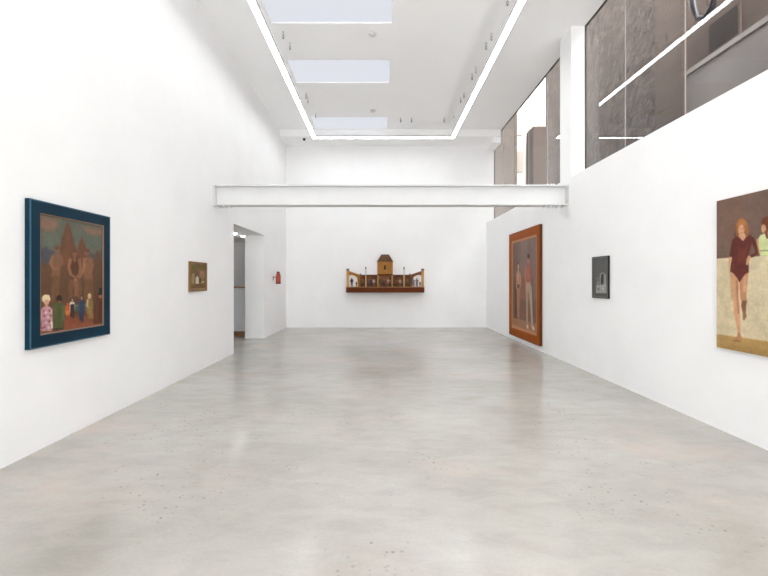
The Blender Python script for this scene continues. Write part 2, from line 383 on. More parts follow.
([0.0274,0.9832,0.0247,1.0349,0.0634,1.0421,0.0718,0.9908],(206,160,140),0.008,1),
([0.0832,0.992,0.0917,1.0454,0.1318,1.0477,0.1289,0.9939],(206,160,140),0.008,1),
([0.0439,0.8214,0.1117,0.8213,0.1465,0.8502,0.1523,0.9309,0.1348,0.996,0.1406,1.0456,0.0109,1.0345,0.0219,0.9625,0.0109,0.9076,0.0164,0.8413],(192,140,150),0.006,1),
([0.0509,0.8567,0.0501,0.8603,0.048,0.8634,0.0446,0.8656,0.0406,0.8666,0.0362,0.8663,0.0322,0.8647,0.0289,0.862,0.0267,0.8586,0.026,0.8549,0.0267,0.8512,0.0289,0.8481,0.0322,0.846,0.0362,0.845,0.0406,0.8453,0.0446,0.8468,0.048,0.8495,0.0501,0.8529],(150,70,90),0.004,0.9),
([0.0846,0.8766,0.0838,0.8803,0.0816,0.8835,0.0782,0.8856,0.0741,0.8866,0.0697,0.8863,0.0656,0.8846,0.0622,0.8819,0.06,0.8785,0.0593,0.8747,0.06,0.871,0.0622,0.8679,0.0656,0.8657,0.0697,0.8647,0.0741,0.8651,0.0782,0.8667,0.0816,0.8694,0.0838,0.8728],(226,196,200),0.004,0.9),
([0.1247,0.862,0.1239,0.8657,0.1216,0.8689,0.1182,0.8711,0.1139,0.8721,0.1094,0.8717,0.1052,0.8701,0.1018,0.8674,0.0996,0.8639,0.0988,0.8601,0.0996,0.8564,0.1018,0.8533,0.1052,0.851,0.1094,0.85,0.1139,0.8503,0.1182,0.8519,0.1216,0.8546,0.1239,0.8581],(118,66,84),0.004,0.9),
([0.062,0.9054,0.0613,0.9091,0.0591,0.9122,0.0558,0.9143,0.0517,0.9153,0.0473,0.9149,0.0432,0.9133,0.0399,0.9105,0.0378,0.9071,0.037,0.9033,0.0378,0.8997,0.0399,0.8966,0.0432,0.8945,0.0473,0.8935,0.0517,0.8939,0.0558,0.8955,0.0591,0.8982,0.0613,0.9016],(150,70,90),0.004,0.9),
([0.1074,0.9225,0.1066,0.9262,0.1044,0.9293,0.1009,0.9315,0.0967,0.9324,0.0923,0.932,0.0881,0.9303,0.0847,0.9276,0.0825,0.9241,0.0818,0.9203,0.0825,0.9166,0.0847,0.9135,0.0881,0.9113,0.0923,0.9104,0.0967,0.9107,0.1009,0.9124,0.1044,0.9152,0.1066,0.9187],(226,196,200),0.004,0.9),
([0.1421,0.9077,0.1413,0.9115,0.139,0.9146,0.1355,0.9168,0.1313,0.9178,0.1267,0.9174,0.1225,0.9157,0.119,0.9129,0.1168,0.9094,0.116,0.9056,0.1168,0.9019,0.119,0.8987,0.1225,0.8965,0.1267,0.8955,0.1313,0.8959,0.1355,0.8976,0.139,0.9003,0.1413,0.9039],(118,66,84),0.004,0.9),
([0.0453,0.9518,0.0446,0.9554,0.0424,0.9585,0.0391,0.9606,0.035,0.9615,0.0307,0.961,0.0267,0.9593,0.0234,0.9566,0.0212,0.9531,0.0205,0.9494,0.0212,0.9458,0.0234,0.9427,0.0267,0.9406,0.0307,0.9397,0.035,0.9401,0.0391,0.9418,0.0424,0.9445,0.0446,0.948],(150,70,90),0.004,0.9),
([0.0846,0.9687,0.0838,0.9724,0.0816,0.9755,0.0782,0.9776,0.0741,0.9785,0.0697,0.978,0.0656,0.9763,0.0622,0.9735,0.06,0.97,0.0593,0.9662,0.06,0.9626,0.0622,0.9595,0.0656,0.9574,0.0697,0.9565,0.0741,0.9569,0.0782,0.9586,0.0816,0.9614,0.0838,0.9649],(226,196,200),0.004,0.9),
([0.1247,0.9595,0.1239,0.9632,0.1216,0.9663,0.1182,0.9684,0.1139,0.9693,0.1094,0.9689,0.1052,0.9671,0.1018,0.9643,0.0996,0.9608,0.0988,0.957,0.0996,0.9533,0.1018,0.9502,0.1052,0.948,0.1094,0.9471,0.1139,0.9476,0.1182,0.9493,0.1216,0.9521,0.1239,0.9556],(118,66,84),0.004,0.9),
([0.0677,1.0064,0.0669,1.01,0.0647,1.013,0.0613,1.0151,0.0572,1.0159,0.0529,1.0154,0.0488,1.0137,0.0455,1.0109,0.0433,1.0074,0.0425,1.0036,0.0433,1.0,0.0455,0.9969,0.0488,0.9949,0.0529,0.994,0.0572,0.9945,0.0613,0.9962,0.0647,0.999,0.0669,1.0025],(150,70,90),0.004,0.9),
([0.1131,1.0158,0.1123,1.0195,0.1101,1.0226,0.1067,1.0246,0.1025,1.0255,0.098,1.0249,0.0938,1.0232,0.0904,1.0203,0.0882,1.0168,0.0874,1.0129,0.0882,1.0093,0.0904,1.0062,0.0938,1.0041,0.098,1.0033,0.1025,1.0038,0.1067,1.0055,0.1101,1.0084,0.1123,1.0119],(226,196,200),0.004,0.9),
([0.1421,0.9968,0.1413,1.0005,0.139,1.0036,0.1355,1.0057,0.1313,1.0065,0.1267,1.0061,0.1225,1.0043,0.119,1.0014,0.1168,0.9979,0.116,0.994,0.1168,0.9903,0.119,0.9872,0.1225,0.9851,0.1267,0.9842,0.1313,0.9847,0.1355,0.9865,0.139,0.9893,0.1413,0.9929],(118,66,84),0.004,0.9),
([0.0398,1.012,0.039,1.0156,0.0369,1.0186,0.0336,1.0206,0.0295,1.0214,0.0252,1.0209,0.0212,1.0192,0.0179,1.0164,0.0158,1.0129,0.015,1.0092,0.0158,1.0056,0.0179,1.0026,0.0212,1.0005,0.0252,0.9997,0.0295,1.0002,0.0336,1.0019,0.0369,1.0047,0.039,1.0082],(150,70,90),0.004,0.9),
([0.1234,0.8551,0.1406,0.925,0.1238,0.97,0.1459,0.9776,0.17,0.9284,0.158,0.8534],(204,150,128),0.008,1),
([0.0028,0.8435,-0.0026,0.9181,0.0227,0.9658,0.0431,0.9614,0.0246,0.9186,0.0356,0.848],(198,146,124),0.008,1),
([0.1232,0.7556,0.1201,0.7683,0.1111,0.7791,0.0974,0.7868,0.0807,0.7903,0.0631,0.7894,0.0467,0.7841,0.0335,0.7752,0.0248,0.7637,0.0219,0.751,0.0248,0.7386,0.0335,0.7279,0.0467,0.7202,0.0631,0.7163,0.0807,0.717,0.0974,0.722,0.1111,0.7309,0.1201,0.7425],(222,202,156),0.008,1),
([0.1059,0.7857,0.1042,0.7954,0.0993,0.8037,0.0917,0.8096,0.0824,0.8125,0.0726,0.8119,0.0635,0.808,0.056,0.8012,0.0512,0.7924,0.0495,0.7827,0.0512,0.7731,0.056,0.7648,0.0635,0.7589,0.0726,0.7559,0.0824,0.7564,0.0917,0.7602,0.0993,0.7669,0.1042,0.7758],(206,154,126),0.008,1),
([0.0606,0.8094,0.0606,0.8312,0.0945,0.8334,0.0945,0.8114],(200,148,122),0.008,1),
([0.0329,0.7255,0.0606,0.7135,0.1117,0.7197,0.1174,0.7597,0.0945,0.7543,0.0606,0.7571,0.0439,0.7737],(232,214,170),0.004,1),
([0.1232,0.9638,0.1641,0.9633,0.17,1.0266,0.129,1.0264],(222,212,188),0.004,1),
([0.1524,0.9517,0.1553,1.0461,0.2209,1.0562,0.2361,0.9627],(46,42,28),0.008,1),
([0.2089,0.9601,0.224,1.0475,0.2857,1.0523,0.2888,0.9645],(46,42,28),0.008,1),
([0.1878,0.79,0.2608,0.7892,0.2983,0.8236,0.2952,0.9205,0.2795,1.0343,0.1582,1.0298,0.1465,0.9192,0.1494,0.8192],(80,82,46),0.006,1),
([0.224,0.7964,0.2423,0.7974,0.2423,1.0302,0.2179,1.0275],(58,70,34),0.006,0.7),
([0.2733,0.8273,0.2795,0.9071,0.2672,0.9623,0.2918,0.9682,0.3109,0.9108,0.3046,0.8279],(88,100,52),0.005,1),
([0.267,0.7597,0.2648,0.7722,0.2583,0.7829,0.2485,0.7906,0.2364,0.7943,0.2237,0.7936,0.2119,0.7886,0.2022,0.7801,0.196,0.7689,0.1938,0.7565,0.196,0.7442,0.2022,0.7336,0.2119,0.7259,0.2237,0.722,0.2364,0.7224,0.2485,0.7272,0.2583,0.7358,0.2648,0.747],(40,26,22),0.008,1),
([0.2577,0.7868,0.2562,0.7914,0.2519,0.7953,0.2454,0.798,0.2374,0.7992,0.2289,0.7988,0.2209,0.7967,0.2145,0.7933,0.2103,0.789,0.2088,0.7843,0.2103,0.7797,0.2145,0.7758,0.2209,0.7731,0.2289,0.7719,0.2374,0.7723,0.2454,0.7743,0.2519,0.7777,0.2562,0.782],(120,78,58),0.004,0.9),
],
'couple': [
([-0.3175,-0.4,1.94,-0.106,1.94,2.414,-0.3175,2.75],(120,94,82),0.02,1),
([0.0245,-0.0755,0.3854,-0.0869,0.3854,2.2762,0.0245,2.3173],(112,84,70),0.03,0.8),
([0.5758,-0.0661,1.0741,-0.1037,1.0741,2.2897,0.5758,2.2545],(132,106,94),0.04,0.8),
([1.3058,-0.1212,1.7085,-0.1146,1.7085,2.3408,1.3058,2.3511],(122,100,94),0.03,0.8),
([0.424,0.9964,1.0059,0.9541,1.0059,1.9737,0.424,2.002],(140,80,58),0.05,0.8),
([0.0245,1.5536,1.7675,1.4766,1.7675,1.9903,0.0245,2.0373],(112,74,56),0.04,0.7),
([-0.3175,2.0019,1.94,1.9835,1.94,2.519,-0.3175,2.75],(160,110,74),0.015,1),
([-0.3175,2.1463,1.94,2.162,1.94,2.519,-0.3175,2.75],(172,122,84),0.06,0.7),
([0.1232,0.9439,0.2994,0.8963,0.3151,1.9868,0.1394,1.9767],(74,48,38),0.02,0.85),
([1.2734,0.867,1.4397,0.9592,1.4897,2.0621,1.3122,2.0358],(96,70,64),0.03,0.8),
([0.2994,1.1695,0.3308,1.5897,0.3582,1.9585,0.4279,1.9525,0.4394,1.5841,0.4394,1.1677],(178,122,78),0.022,1),
([0.424,1.1678,0.424,1.5849,0.4355,2.0009,0.5042,1.9949,0.5307,1.58,0.5608,1.1671],(166,108,68),0.022,1),
([0.3621,0.8363,0.3191,0.909,0.3387,1.0453,0.3152,1.1699,0.5457,1.1662,0.508,1.0457,0.542,0.9124,0.4852,0.8377],(186,138,104),0.024,1),
([0.3151,1.1443,0.5458,1.1427,0.5156,1.2402,0.3621,1.2427],(96,56,44),0.008,0.9),
([0.256,0.8698,0.22,1.0698,0.2519,1.2698,0.3151,1.2679,0.2994,1.0702,0.3425,0.8731],(176,122,84),0.018,1),
([0.5119,0.8763,0.5533,1.07,0.5232,1.2394,0.5832,1.2398,0.6278,1.07,0.5943,0.8761],(186,132,90),0.018,1),
([0.5042,0.7049,0.4985,0.7447,0.482,0.7794,0.4566,0.8049,0.4253,0.8181,0.3918,0.8173,0.3601,0.8025,0.3341,0.7753,0.3171,0.7391,0.3112,0.6982,0.3171,0.6577,0.3341,0.6227,0.3601,0.5973,0.3918,0.5847,0.4253,0.5862,0.4566,0.6016,0.482,0.6289,0.4985,0.6647],(110,56,38),0.024,1),
([0.4776,0.7186,0.4744,0.7436,0.4651,0.7653,0.4509,0.7813,0.4334,0.7895,0.4146,0.789,0.397,0.7798,0.3826,0.7629,0.3731,0.7404,0.3699,0.715,0.3731,0.6898,0.3826,0.668,0.397,0.652,0.4146,0.644,0.4334,0.6448,0.4509,0.6542,0.4651,0.6711,0.4744,0.6935],(206,156,116),0.018,1),
([0.3854,0.7746,0.3854,0.8485,0.4624,0.8501,0.4624,0.7768],(200,150,108),0.018,1),
([0.9436,1.1401,0.9748,1.5814,0.9921,2.0678,1.1146,2.0555,1.1314,1.5733,1.1481,1.1383],(170,140,112),0.024,1),
([1.1416,1.1406,1.2375,1.5921,1.3284,2.0577,1.449,2.0431,1.3985,1.5805,1.3507,1.1351],(184,156,128),0.024,1),
([0.9575,1.07,1.3187,1.07,1.3508,1.3161,0.9645,1.326],(180,150,122),0.022,1),
([1.047,0.6652,0.9575,0.744,0.9852,0.9078,0.9852,1.0932,1.2928,1.0925,1.2928,0.9121,1.3058,0.7554,1.2341,0.6747],(156,88,66),0.026,1),
([1.0605,0.7707,1.0673,1.0243,1.188,1.0241,1.1681,0.7733],(176,104,78),0.014,0.8),
([0.9124,0.7412,0.87,0.9527,0.9438,1.1644,1.0126,1.1615,0.961,0.9534,1.016,0.7473],(182,108,84),0.022,1),
([1.2605,0.7555,1.3187,0.9579,1.2865,1.1592,1.3507,1.1603,1.4081,0.9587,1.3634,0.7556],(150,78,62),0.022,1),
([1.2276,0.5716,1.2224,0.6101,1.2076,0.6435,1.1847,0.6679,1.1565,0.6803,1.1263,0.6791,1.0978,0.6643,1.0744,0.6377,1.0591,0.6023,1.0537,0.5627,1.0591,0.5235,1.0744,0.4898,1.0978,0.4655,1.1263,0.4536,1.1565,0.4555,1.1847,0.4708,1.2076,0.4976,1.2224,0.5325],(172,104,82),0.022,1),
([1.2407,0.5043,1.2352,0.5226,1.2192,0.5381,1.1946,0.5489,1.1643,0.5538,1.1319,0.5521,1.1011,0.5439,1.076,0.5303,1.0595,0.5127,1.0537,0.4935,1.0595,0.4749,1.076,0.4593,1.1011,0.4485,1.1319,0.4439,1.1643,0.446,1.1946,0.4544,1.2192,0.4681,1.2352,0.4854],(62,38,30),0.022,1),
([0.999,2.0903,1.1213,2.0549,1.1548,2.152,1.0196,2.1576],(208,190,166),0.018,1),
([1.338,2.0556,1.4585,2.0543,1.5638,2.1331,1.4271,2.1575],(212,194,170),0.018,1),
],
'bathers': [
([0.0006,-0.2133,0.6858,-0.3066,0.6858,0.6002,0.0006,0.5791],(112,88,76),0.004,1),
([0.0173,0.0213,0.3363,0.0141,0.2808,0.4175,0.0173,0.4425],(124,92,74),0.08,0.6),
([-0.0084,0.5776,0.7746,0.5837,0.7746,1.3741,-0.0084,1.4998],(214,197,162),0.004,1),
([0.0677,0.6153,0.2238,0.6222,0.2238,1.2715,0.0426,1.2922],(204,187,150),0.03,0.7),
([-0.0084,1.3383,0.573,1.3304,1.2285,1.3229,1.2285,2.1668,-0.0084,1.6007],(178,142,84),0.012,1),
([-0.0084,1.4291,0.573,1.4065,1.2285,1.3878,1.2285,2.1668,-0.0084,1.6007],(166,130,74),0.02,0.7),
([0.4675,0.4353,0.499,0.3956,0.5339,0.3869,0.6114,0.3885,0.6766,0.4298,0.6948,0.5838,0.4939,0.5824,0.4838,0.5084],(206,214,154),0.006,1),
([0.4614,0.4253,0.4594,0.4896,0.4801,0.555,0.4977,0.552,0.4797,0.4892,0.4838,0.4283],(200,150,112),0.006,1),
([0.4939,0.527,0.6948,0.5331,0.6948,0.55,0.4939,0.5404],(110,110,80),0.004,0.6),
([0.6114,0.2977,0.6084,0.3151,0.5998,0.3296,0.5865,0.3396,0.5702,0.3438,0.5526,0.3416,0.5359,0.3333,0.5222,0.3197,0.5132,0.3025,0.51,0.2839,0.5132,0.2661,0.5222,0.2514,0.5359,0.2416,0.5526,0.2378,0.5702,0.2404,0.5865,0.2491,0.5998,0.2627,0.6084,0.2795],(112,54,30),0.006,1),
([0.5444,0.2907,0.5683,0.3591,0.5731,0.4268,0.6113,0.4328,0.6255,0.3626,0.6202,0.2882],(112,54,30),0.006,1),
([0.5526,0.3433,0.5512,0.3557,0.5473,0.3664,0.5413,0.374,0.5339,0.3775,0.526,0.3766,0.5185,0.3714,0.5124,0.3624,0.5084,0.3507,0.507,0.3377,0.5084,0.3251,0.5124,0.3144,0.5185,0.3069,0.526,0.3035,0.5339,0.3045,0.5413,0.3099,0.5473,0.3189,0.5512,0.3305],(204,154,114),0.005,1),
([0.5449,0.374,0.5488,0.4099,0.5777,0.409,0.57,0.3734],(190,138,102),0.005,1),
([0.5369,0.3255,0.5366,0.3265,0.5357,0.3273,0.5344,0.3279,0.5328,0.328,0.5311,0.3278,0.5295,0.3272,0.5281,0.3264,0.5273,0.3253,0.527,0.3242,0.5273,0.3232,0.5281,0.3224,0.5295,0.3219,0.5311,0.3217,0.5328,0.3219,0.5344,0.3225,0.5357,0.3234,0.5366,0.3244],(60,40,32),0.003,1),
([0.5373,0.3653,0.5597,0.433,0.5766,0.4306,0.56,0.3625],(112,54,30),0.005,1),
([0.2122,0.3727,0.2468,0.2433,0.2696,0.2276,0.2582,0.4154],(82,60,52),0.012,0.8),
([0.1484,0.6188,0.177,0.6201,0.2005,0.9861,0.177,0.9871],(176,156,116),0.012,0.7),
([0.3036,0.9775,0.2932,1.0379,0.3122,1.1043,0.3471,1.0983,0.3483,1.0355,0.3598,0.983],(132,88,62),0.006,1),
([0.3079,1.0867,0.3132,1.13,0.3114,1.1657,0.3304,1.1688,0.3548,1.1277,0.3404,1.0795],(150,106,76),0.006,1),
([0.2764,0.7167,0.2752,0.8306,0.282,0.9263,0.2876,0.9886,0.3537,0.9822,0.3505,0.9236,0.3613,0.8326,0.3731,0.7228],(190,134,96),0.006,1),
([0.3143,0.7564,0.3143,0.906,0.3494,0.9058,0.3581,0.7579],(216,168,128),0.012,0.7),
([0.1687,0.7172,0.1759,0.8341,0.196,0.9598,0.2053,1.017,0.2112,1.1126,0.2378,1.2147,0.256,1.3067,0.283,1.3015,0.283,1.2064,0.2796,1.1026,0.274,1.0088,0.2649,0.9525,0.2661,0.8305,0.2684,0.7179],(206,154,116),0.006,1),
([0.2307,0.7944,0.2376,0.9468,0.2525,1.1171,0.2729,1.1144,0.2605,0.9451,0.2582,0.7938],(164,112,78),0.01,0.7),
([0.2584,1.294,0.2464,1.3325,0.2092,1.3663,0.2245,1.381,0.279,1.3454,0.2851,1.2947],(176,122,86),0.005,1),
([0.2601,1.3186,0.2719,1.3546,0.298,1.3592,0.3084,1.3456,0.3031,1.3356,0.2879,1.3073],(182,128,90),0.005,1),
([0.3043,1.3653,0.3013,1.3683,0.2926,1.3718,0.2791,1.3754,0.2625,1.3786,0.2447,1.3811,0.2278,1.3826,0.214,1.3829,0.2049,1.3818,0.2017,1.3796,0.2049,1.3766,0.214,1.373,0.2278,1.3694,0.2447,1.3662,0.2625,1.3637,0.2791,1.3623,0.2926,1.3621,0.3013,1.3632],(128,96,54),0.006,0.7),
([0.2029,0.3966,0.2491,0.3727,0.2808,0.394,0.3143,0.4319,0.3472,0.3961,0.3645,0.3739,0.4072,0.3913,0.4241,0.4312,0.3924,0.5106,0.371,0.5826,0.3785,0.6841,0.3775,0.7245,0.3407,0.7387,0.2988,0.7848,0.2763,0.8187,0.2514,0.7808,0.2099,0.7327,0.1675,0.7107,0.1723,0.6489,0.1912,0.5726,0.2052,0.5062],(100,42,33),0.005,1),
([0.1951,0.3961,0.1739,0.4811,0.1583,0.5681,0.1932,0.5754,0.2176,0.4915,0.2384,0.4075],(92,38,30),0.005,1),
([0.3908,0.4129,0.4283,0.4917,0.4462,0.5423,0.4188,0.5611,0.3903,0.5687,0.3988,0.5918,0.4356,0.585,0.4805,0.5505,0.4654,0.4834,0.4277,0.4029],(96,40,31),0.005,1),
([0.2525,0.4717,0.3143,0.5141,0.3581,0.4803,0.3363,0.6271,0.2582,0.6237],(116,52,40),0.02,0.7),
([0.2022,0.6256,0.2554,0.6876,0.3493,0.6719,0.3451,0.6574,0.261,0.6734,0.2175,0.6175],(80,32,26),0.01,0.6),
([0.1571,0.5682,0.1448,0.6228,0.1557,0.6591,0.1745,0.6575,0.1734,0.6255,0.1873,0.5748],(206,154,116),0.005,1),
([0.3711,0.5683,0.3523,0.6049,0.3453,0.6532,0.3664,0.6583,0.3852,0.6153,0.4008,0.5802],(206,154,116),0.005,1),
([0.2605,0.3815,0.2741,0.3508,0.3319,0.3573,0.3494,0.3926,0.3143,0.43],(206,154,116),0.006,1),
([0.3635,0.2926,0.3598,0.3155,0.3493,0.3348,0.333,0.3482,0.3129,0.3541,0.2912,0.3517,0.2707,0.3411,0.2538,0.3235,0.2427,0.3011,0.2388,0.2765,0.2427,0.2529,0.2538,0.2333,0.2707,0.2201,0.2912,0.2148,0.3129,0.218,0.333,0.2291,0.3493,0.2467,0.3598,0.2687],(166,106,56),0.008,1),
([0.2319,0.2788,0.233,0.337,0.2446,0.377,0.2672,0.3775,0.2696,0.3406,0.2752,0.2856],(150,92,48),0.008,1),
([0.33,0.2946,0.3418,0.3502,0.3472,0.3901,0.3688,0.3932,0.3785,0.3523,0.3708,0.2946],(158,98,52),0.008,1),
([0.3264,0.3264,0.3234,0.3438,0.3169,0.3585,0.3077,0.3688,0.2968,0.3734,0.2856,0.3717,0.2753,0.3639,0.2673,0.3509,0.2626,0.3342,0.2617,0.3159,0.2647,0.2983,0.2714,0.2835,0.2808,0.2733,0.2917,0.2689,0.303,0.2709,0.3131,0.2789,0.3209,0.2919,0.3255,0.3084],(210,158,120),0.006,1),
([0.2559,0.2446,0.292,0.2289,0.3418,0.2527,0.3407,0.2933,0.3032,0.2736,0.2696,0.288],(176,114,62),0.006,1),
([0.2893,0.3093,0.2887,0.3104,0.2873,0.3112,0.285,0.3117,0.2823,0.3117,0.2794,0.3114,0.2766,0.3106,0.2744,0.3096,0.2729,0.3084,0.2724,0.3072,0.2729,0.3062,0.2744,0.3054,0.2766,0.3049,0.2794,0.3049,0.2823,0.3052,0.285,0.3059,0.2873,0.307,0.2887,0.3081],(70,46,36),0.003,0.9),
([0.3198,0.3112,0.3194,0.3122,0.318,0.3131,0.316,0.3135,0.3134,0.3136,0.3107,0.3133,0.3082,0.3126,0.3061,0.3116,0.3048,0.3105,0.3043,0.3093,0.3048,0.3082,0.3061,0.3074,0.3082,0.3069,0.3107,0.3069,0.3134,0.3072,0.316,0.3079,0.318,0.3089,0.3194,0.31],(70,46,36),0.003,0.9),
([0.3054,0.3525,0.3048,0.3537,0.3031,0.3546,0.3004,0.3552,0.2971,0.3552,0.2937,0.3549,0.2904,0.354,0.2877,0.3529,0.2859,0.3516,0.2853,0.3502,0.2859,0.349,0.2877,0.3481,0.2904,0.3475,0.2937,0.3475,0.2971,0.3479,0.3004,0.3487,0.3031,0.3498,0.3048,0.3511],(150,72,62),0.003,0.9),
([0.2937,0.3115,0.2898,0.3335,0.2987,0.3352,0.2993,0.3126],(178,124,92),0.003,0.8),
([0.3308,0.3349,0.3302,0.3462,0.3285,0.3561,0.3259,0.3633,0.3226,0.3669,0.3192,0.3666,0.316,0.3622,0.3133,0.3544,0.3116,0.3441,0.311,0.3325,0.3116,0.3211,0.3133,0.3112,0.316,0.304,0.3192,0.3004,0.3226,0.3009,0.3259,0.3052,0.3285,0.3131,0.3302,0.3233],(184,132,98),0.008,0.6),
],
'grisaille': [
([-0.0175,-0.0529,0.5169,-0.0352,0.5169,0.6598,-0.0175,0.667],(82,82,80),0.01,1),
([0.05,0.0259,0.4643,0.0315,0.4643,0.5999,0.05,0.5978],(92,92,90),0.02,0.8),
([0.213,0.2365,0.2605,0.2214,0.3533,0.2267,0.3927,0.2528,0.3988,0.4291,0.2067,0.4307],(138,138,134),0.008,0.9),
([0.1161,0.3001,0.2067,0.2882,0.213,0.4307,0.1096,0.4381],(112,112,108),0.008,0.8),
([0.103,0.4184,0.4048,0.4071,0.4108,0.5358,0.103,0.5434],(164,164,158),0.006,0.95),
([0.2636,0.244,0.3257,0.2452,0.3257,0.3661,0.3072,0.4075,0.251,0.4078,0.2447,0.3338],(36,36,36),0.006,0.95),
([0.3564,0.2553,0.3867,0.259,0.3927,0.4071,0.3625,0.4073],(176,176,170),0.005,0.8),
([0.1422,0.4411,0.1552,0.4409,0.1552,0.5389,0.1422,0.5392],(104,104,100),0.003,0.7),
([0.2003,0.4405,0.213,0.4404,0.213,0.5375,0.2003,0.5378],(104,104,100),0.003,0.7),
([0.2636,0.4399,0.2761,0.4398,0.2761,0.5359,0.2636,0.5362],(104,104,100),0.003,0.7),
([0.338,0.4392,0.3503,0.439,0.3503,0.5341,0.338,0.5344],(104,104,100),0.003,0.7),
([0.3807,0.4387,0.3927,0.4386,0.3927,0.5331,0.3807,0.5334],(104,104,100),0.003,0.7),
([0.1552,0.4638,0.1875,0.4634,0.1875,0.4959,0.1552,0.4964],(62,62,60),0.003,1),
([0.2824,0.4557,0.3196,0.4553,0.3196,0.4839,0.2824,0.4845],(196,196,190),0.003,1),
([0.0832,0.5472,0.4287,0.5385,0.4466,0.6005,0.0699,0.6038],(72,72,70),0.008,0.8),
([0.1357,0.3658,0.181,0.3626,0.181,0.3984,0.1357,0.4018],(150,150,146),0.004,0.8),
],
'still_life': [
([-0.1554,-0.0688,0.7096,-0.1117,0.7096,0.5235,-0.1554,0.4941],(112,82,40),0.005,1),
([-0.1554,-0.0076,0.5726,-0.0371,0.5726,0.0917,-0.1554,0.0964],(108,88,32),0.03,0.9),
([0.3193,0.0858,0.5225,0.0862,0.5225,0.2208,0.3445,0.2219],(160,118,92),0.02,0.9),
([0.1299,0.102,0.3193,0.0976,0.3193,0.2024,0.1448,0.2039],(104,74,52),0.02,0.8),
([0.0273,0.1609,0.0651,0.1326,0.1181,0.1417,0.1359,0.1848,0.1181,0.2996,0.0129,0.3066],(158,138,98),0.006,0.9),
([0.1658,0.223,0.2081,0.1917,0.2633,0.186,0.3006,0.2169,0.3006,0.3162,0.1598,0.3178],(214,200,166),0.005,1),
([0.1658,0.223,0.1839,0.2203,0.1839,0.3154,0.1598,0.3178],(170,150,112),0.004,0.8),
([0.3006,0.2091,0.3954,0.2031,0.4018,0.2904,0.3006,0.3005],(60,40,24),0.006,0.95),
([0.3954,0.1422,0.4535,0.1358,0.4601,0.2613,0.4018,0.2692],(140,98,72),0.006,0.8),
([0.3954,0.2719,0.5225,0.2612,0.5225,0.2909,0.3954,0.3037],(196,172,126),0.004,0.9),
([-0.0157,0.314,0.5225,0.3043,0.5225,0.334,-0.0157,0.3439],(134,98,46),0.004,0.9),
([0.1448,0.3202,0.4405,0.3145,0.4405,0.3305,0.1448,0.3381],(54,36,20),0.005,0.8),
([-0.0157,0.3414,0.5225,0.334,0.5225,0.3824,-0.0157,0.3739],(98,66,28),0.004,0.9),
],
}
# ------------------------------------------------------------------ the room
XL, XR, XG = -3.025, 3.43, 3.68       # left wall face, right wall face, glass plane
YB, YF = 13.87, -4.0                 # back wall face, wall behind the camera
ZC, ZS = 6.08, 5.865                 # ceiling, underside of the soffit
ZSILL = 3.37
D0, D1, DZ = 8.89, 11.22, 2.69       # doorway in the left wall
XJ = -3.525                           # inner face of the left wall

bm = bmesh.new(); box(bm, -6.2, 4.0, YF - .3, YB + .3, -.2, 0)
struct(obj('floor', bm, M_FLOOR))
struct(boxes('wall_left', M_WALL, [(XJ, XL, YF, D0, 0, ZC + .4), (XJ, XL, D1, YB, 0, ZC + .4), (XJ, XL, D0, D1, DZ, ZC + .4)]))
struct(boxes('wall_back', M_WALL, [(XJ, XG + .035, YB, YB + .3, 0, ZC + .4)]))
FX0, FX1, FZ = -3.0, 3.38, 5.7        # shopfront opening, unseen behind the camera, added to let in soft frontal daylight
struct(boxes('wall_front', M_WALL, [(XJ, FX0, YF - .3, YF, 0, ZC + .4), (FX1, 4.0, YF - .3, YF, 0, ZC + .4), (FX0, FX1, YF - .3, YF, FZ, ZC + .4)]))
# right wall: low wall with a sill, a pier between the two windows, a solid length behind the camera
W_END = -1.8
struct(boxes('wall_right', M_WALL, [(XR, 4.0, YF, YB, 0, ZSILL), (XR, XG + .005, 7.72, 8.19, ZSILL, ZC + .4), (XR, 4.0, YF, W_END, ZSILL, ZC + .4)]))

# ceiling with three skylight wells
SKY_X = (-1.93, .21)
SKYS = [(6.45, 7.65), (8.91, 9.95), (12.02, 12.95)]
lst = [(XJ, SKY_X[0], YF, YB, ZC, ZC + .4), (SKY_X[1], XG + .005, YF, YB, ZC, ZC + .4)]
ys = [YF] + [v for s in SKYS for v in s] + [YB]
for a, b in zip(ys[0::2], ys[1::2]):
    lst.append((SKY_X[0], SKY_X[1], a, b, ZC, ZC + .4))
struct(boxes('ceiling', M_CEIL, lst))
for i, (a, b) in enumerate(SKYS):
    struct(boxes('window_%d' % (i + 3), M_SKYLIGHT, [(SKY_X[0] + .001, SKY_X[1] - .001, a + .001, b - .001, ZC + .03, ZC + .06)]))
# soffit across the far end, a lower box at its window end
struct(boxes('trim_1', M_CEIL, [(XL, XG - .03, 12.98, YB, ZS, ZC), (XR, XG - .02, 13.02, YB, ZS - .19, ZS)]))

# windows: glass plane set back behind the wall face, panes butt-jointed
def window(name, y0, y1, joints, z0, z1):
    e = .016
    root = boxes(name, M_BRONZE, [(XG - .004, XG + .03, y0, y0 + e, z0, z1), (XG - .004, XG + .03, y1 - e, y1, z0, z1),
                                  (XG - .004, XG + .03, y0 + e, y1 - e, z1 - e, z1), (XG - .004, XG + .03, y0 + e, y1 - e, z0, z0 + e)])
    struct(root)
    ed = [y0 + e] + joints + [y1 - e]
    for a, b in zip(ed, ed[1:]):
        boxes('pane', M_GLASS, [(XG, XG + .012, a + .002, b - .002, z0 + e, z1 - e)], root)
    for j in joints:
        boxes('pane_joint', M_JOINT, [(XG - .001, XG + .013, j - .004, j + .004, z0 + e, z1 - e)], root)
    return root
window('window_1', W_END, 7.72, [-.6, .62, 1.36, 2.63, 3.92, 5.19, 6.46], ZSILL, ZC)
window('window_2', 8.19, YB, [9.45, 10.65, 11.7, 12.85], ZSILL, ZC)

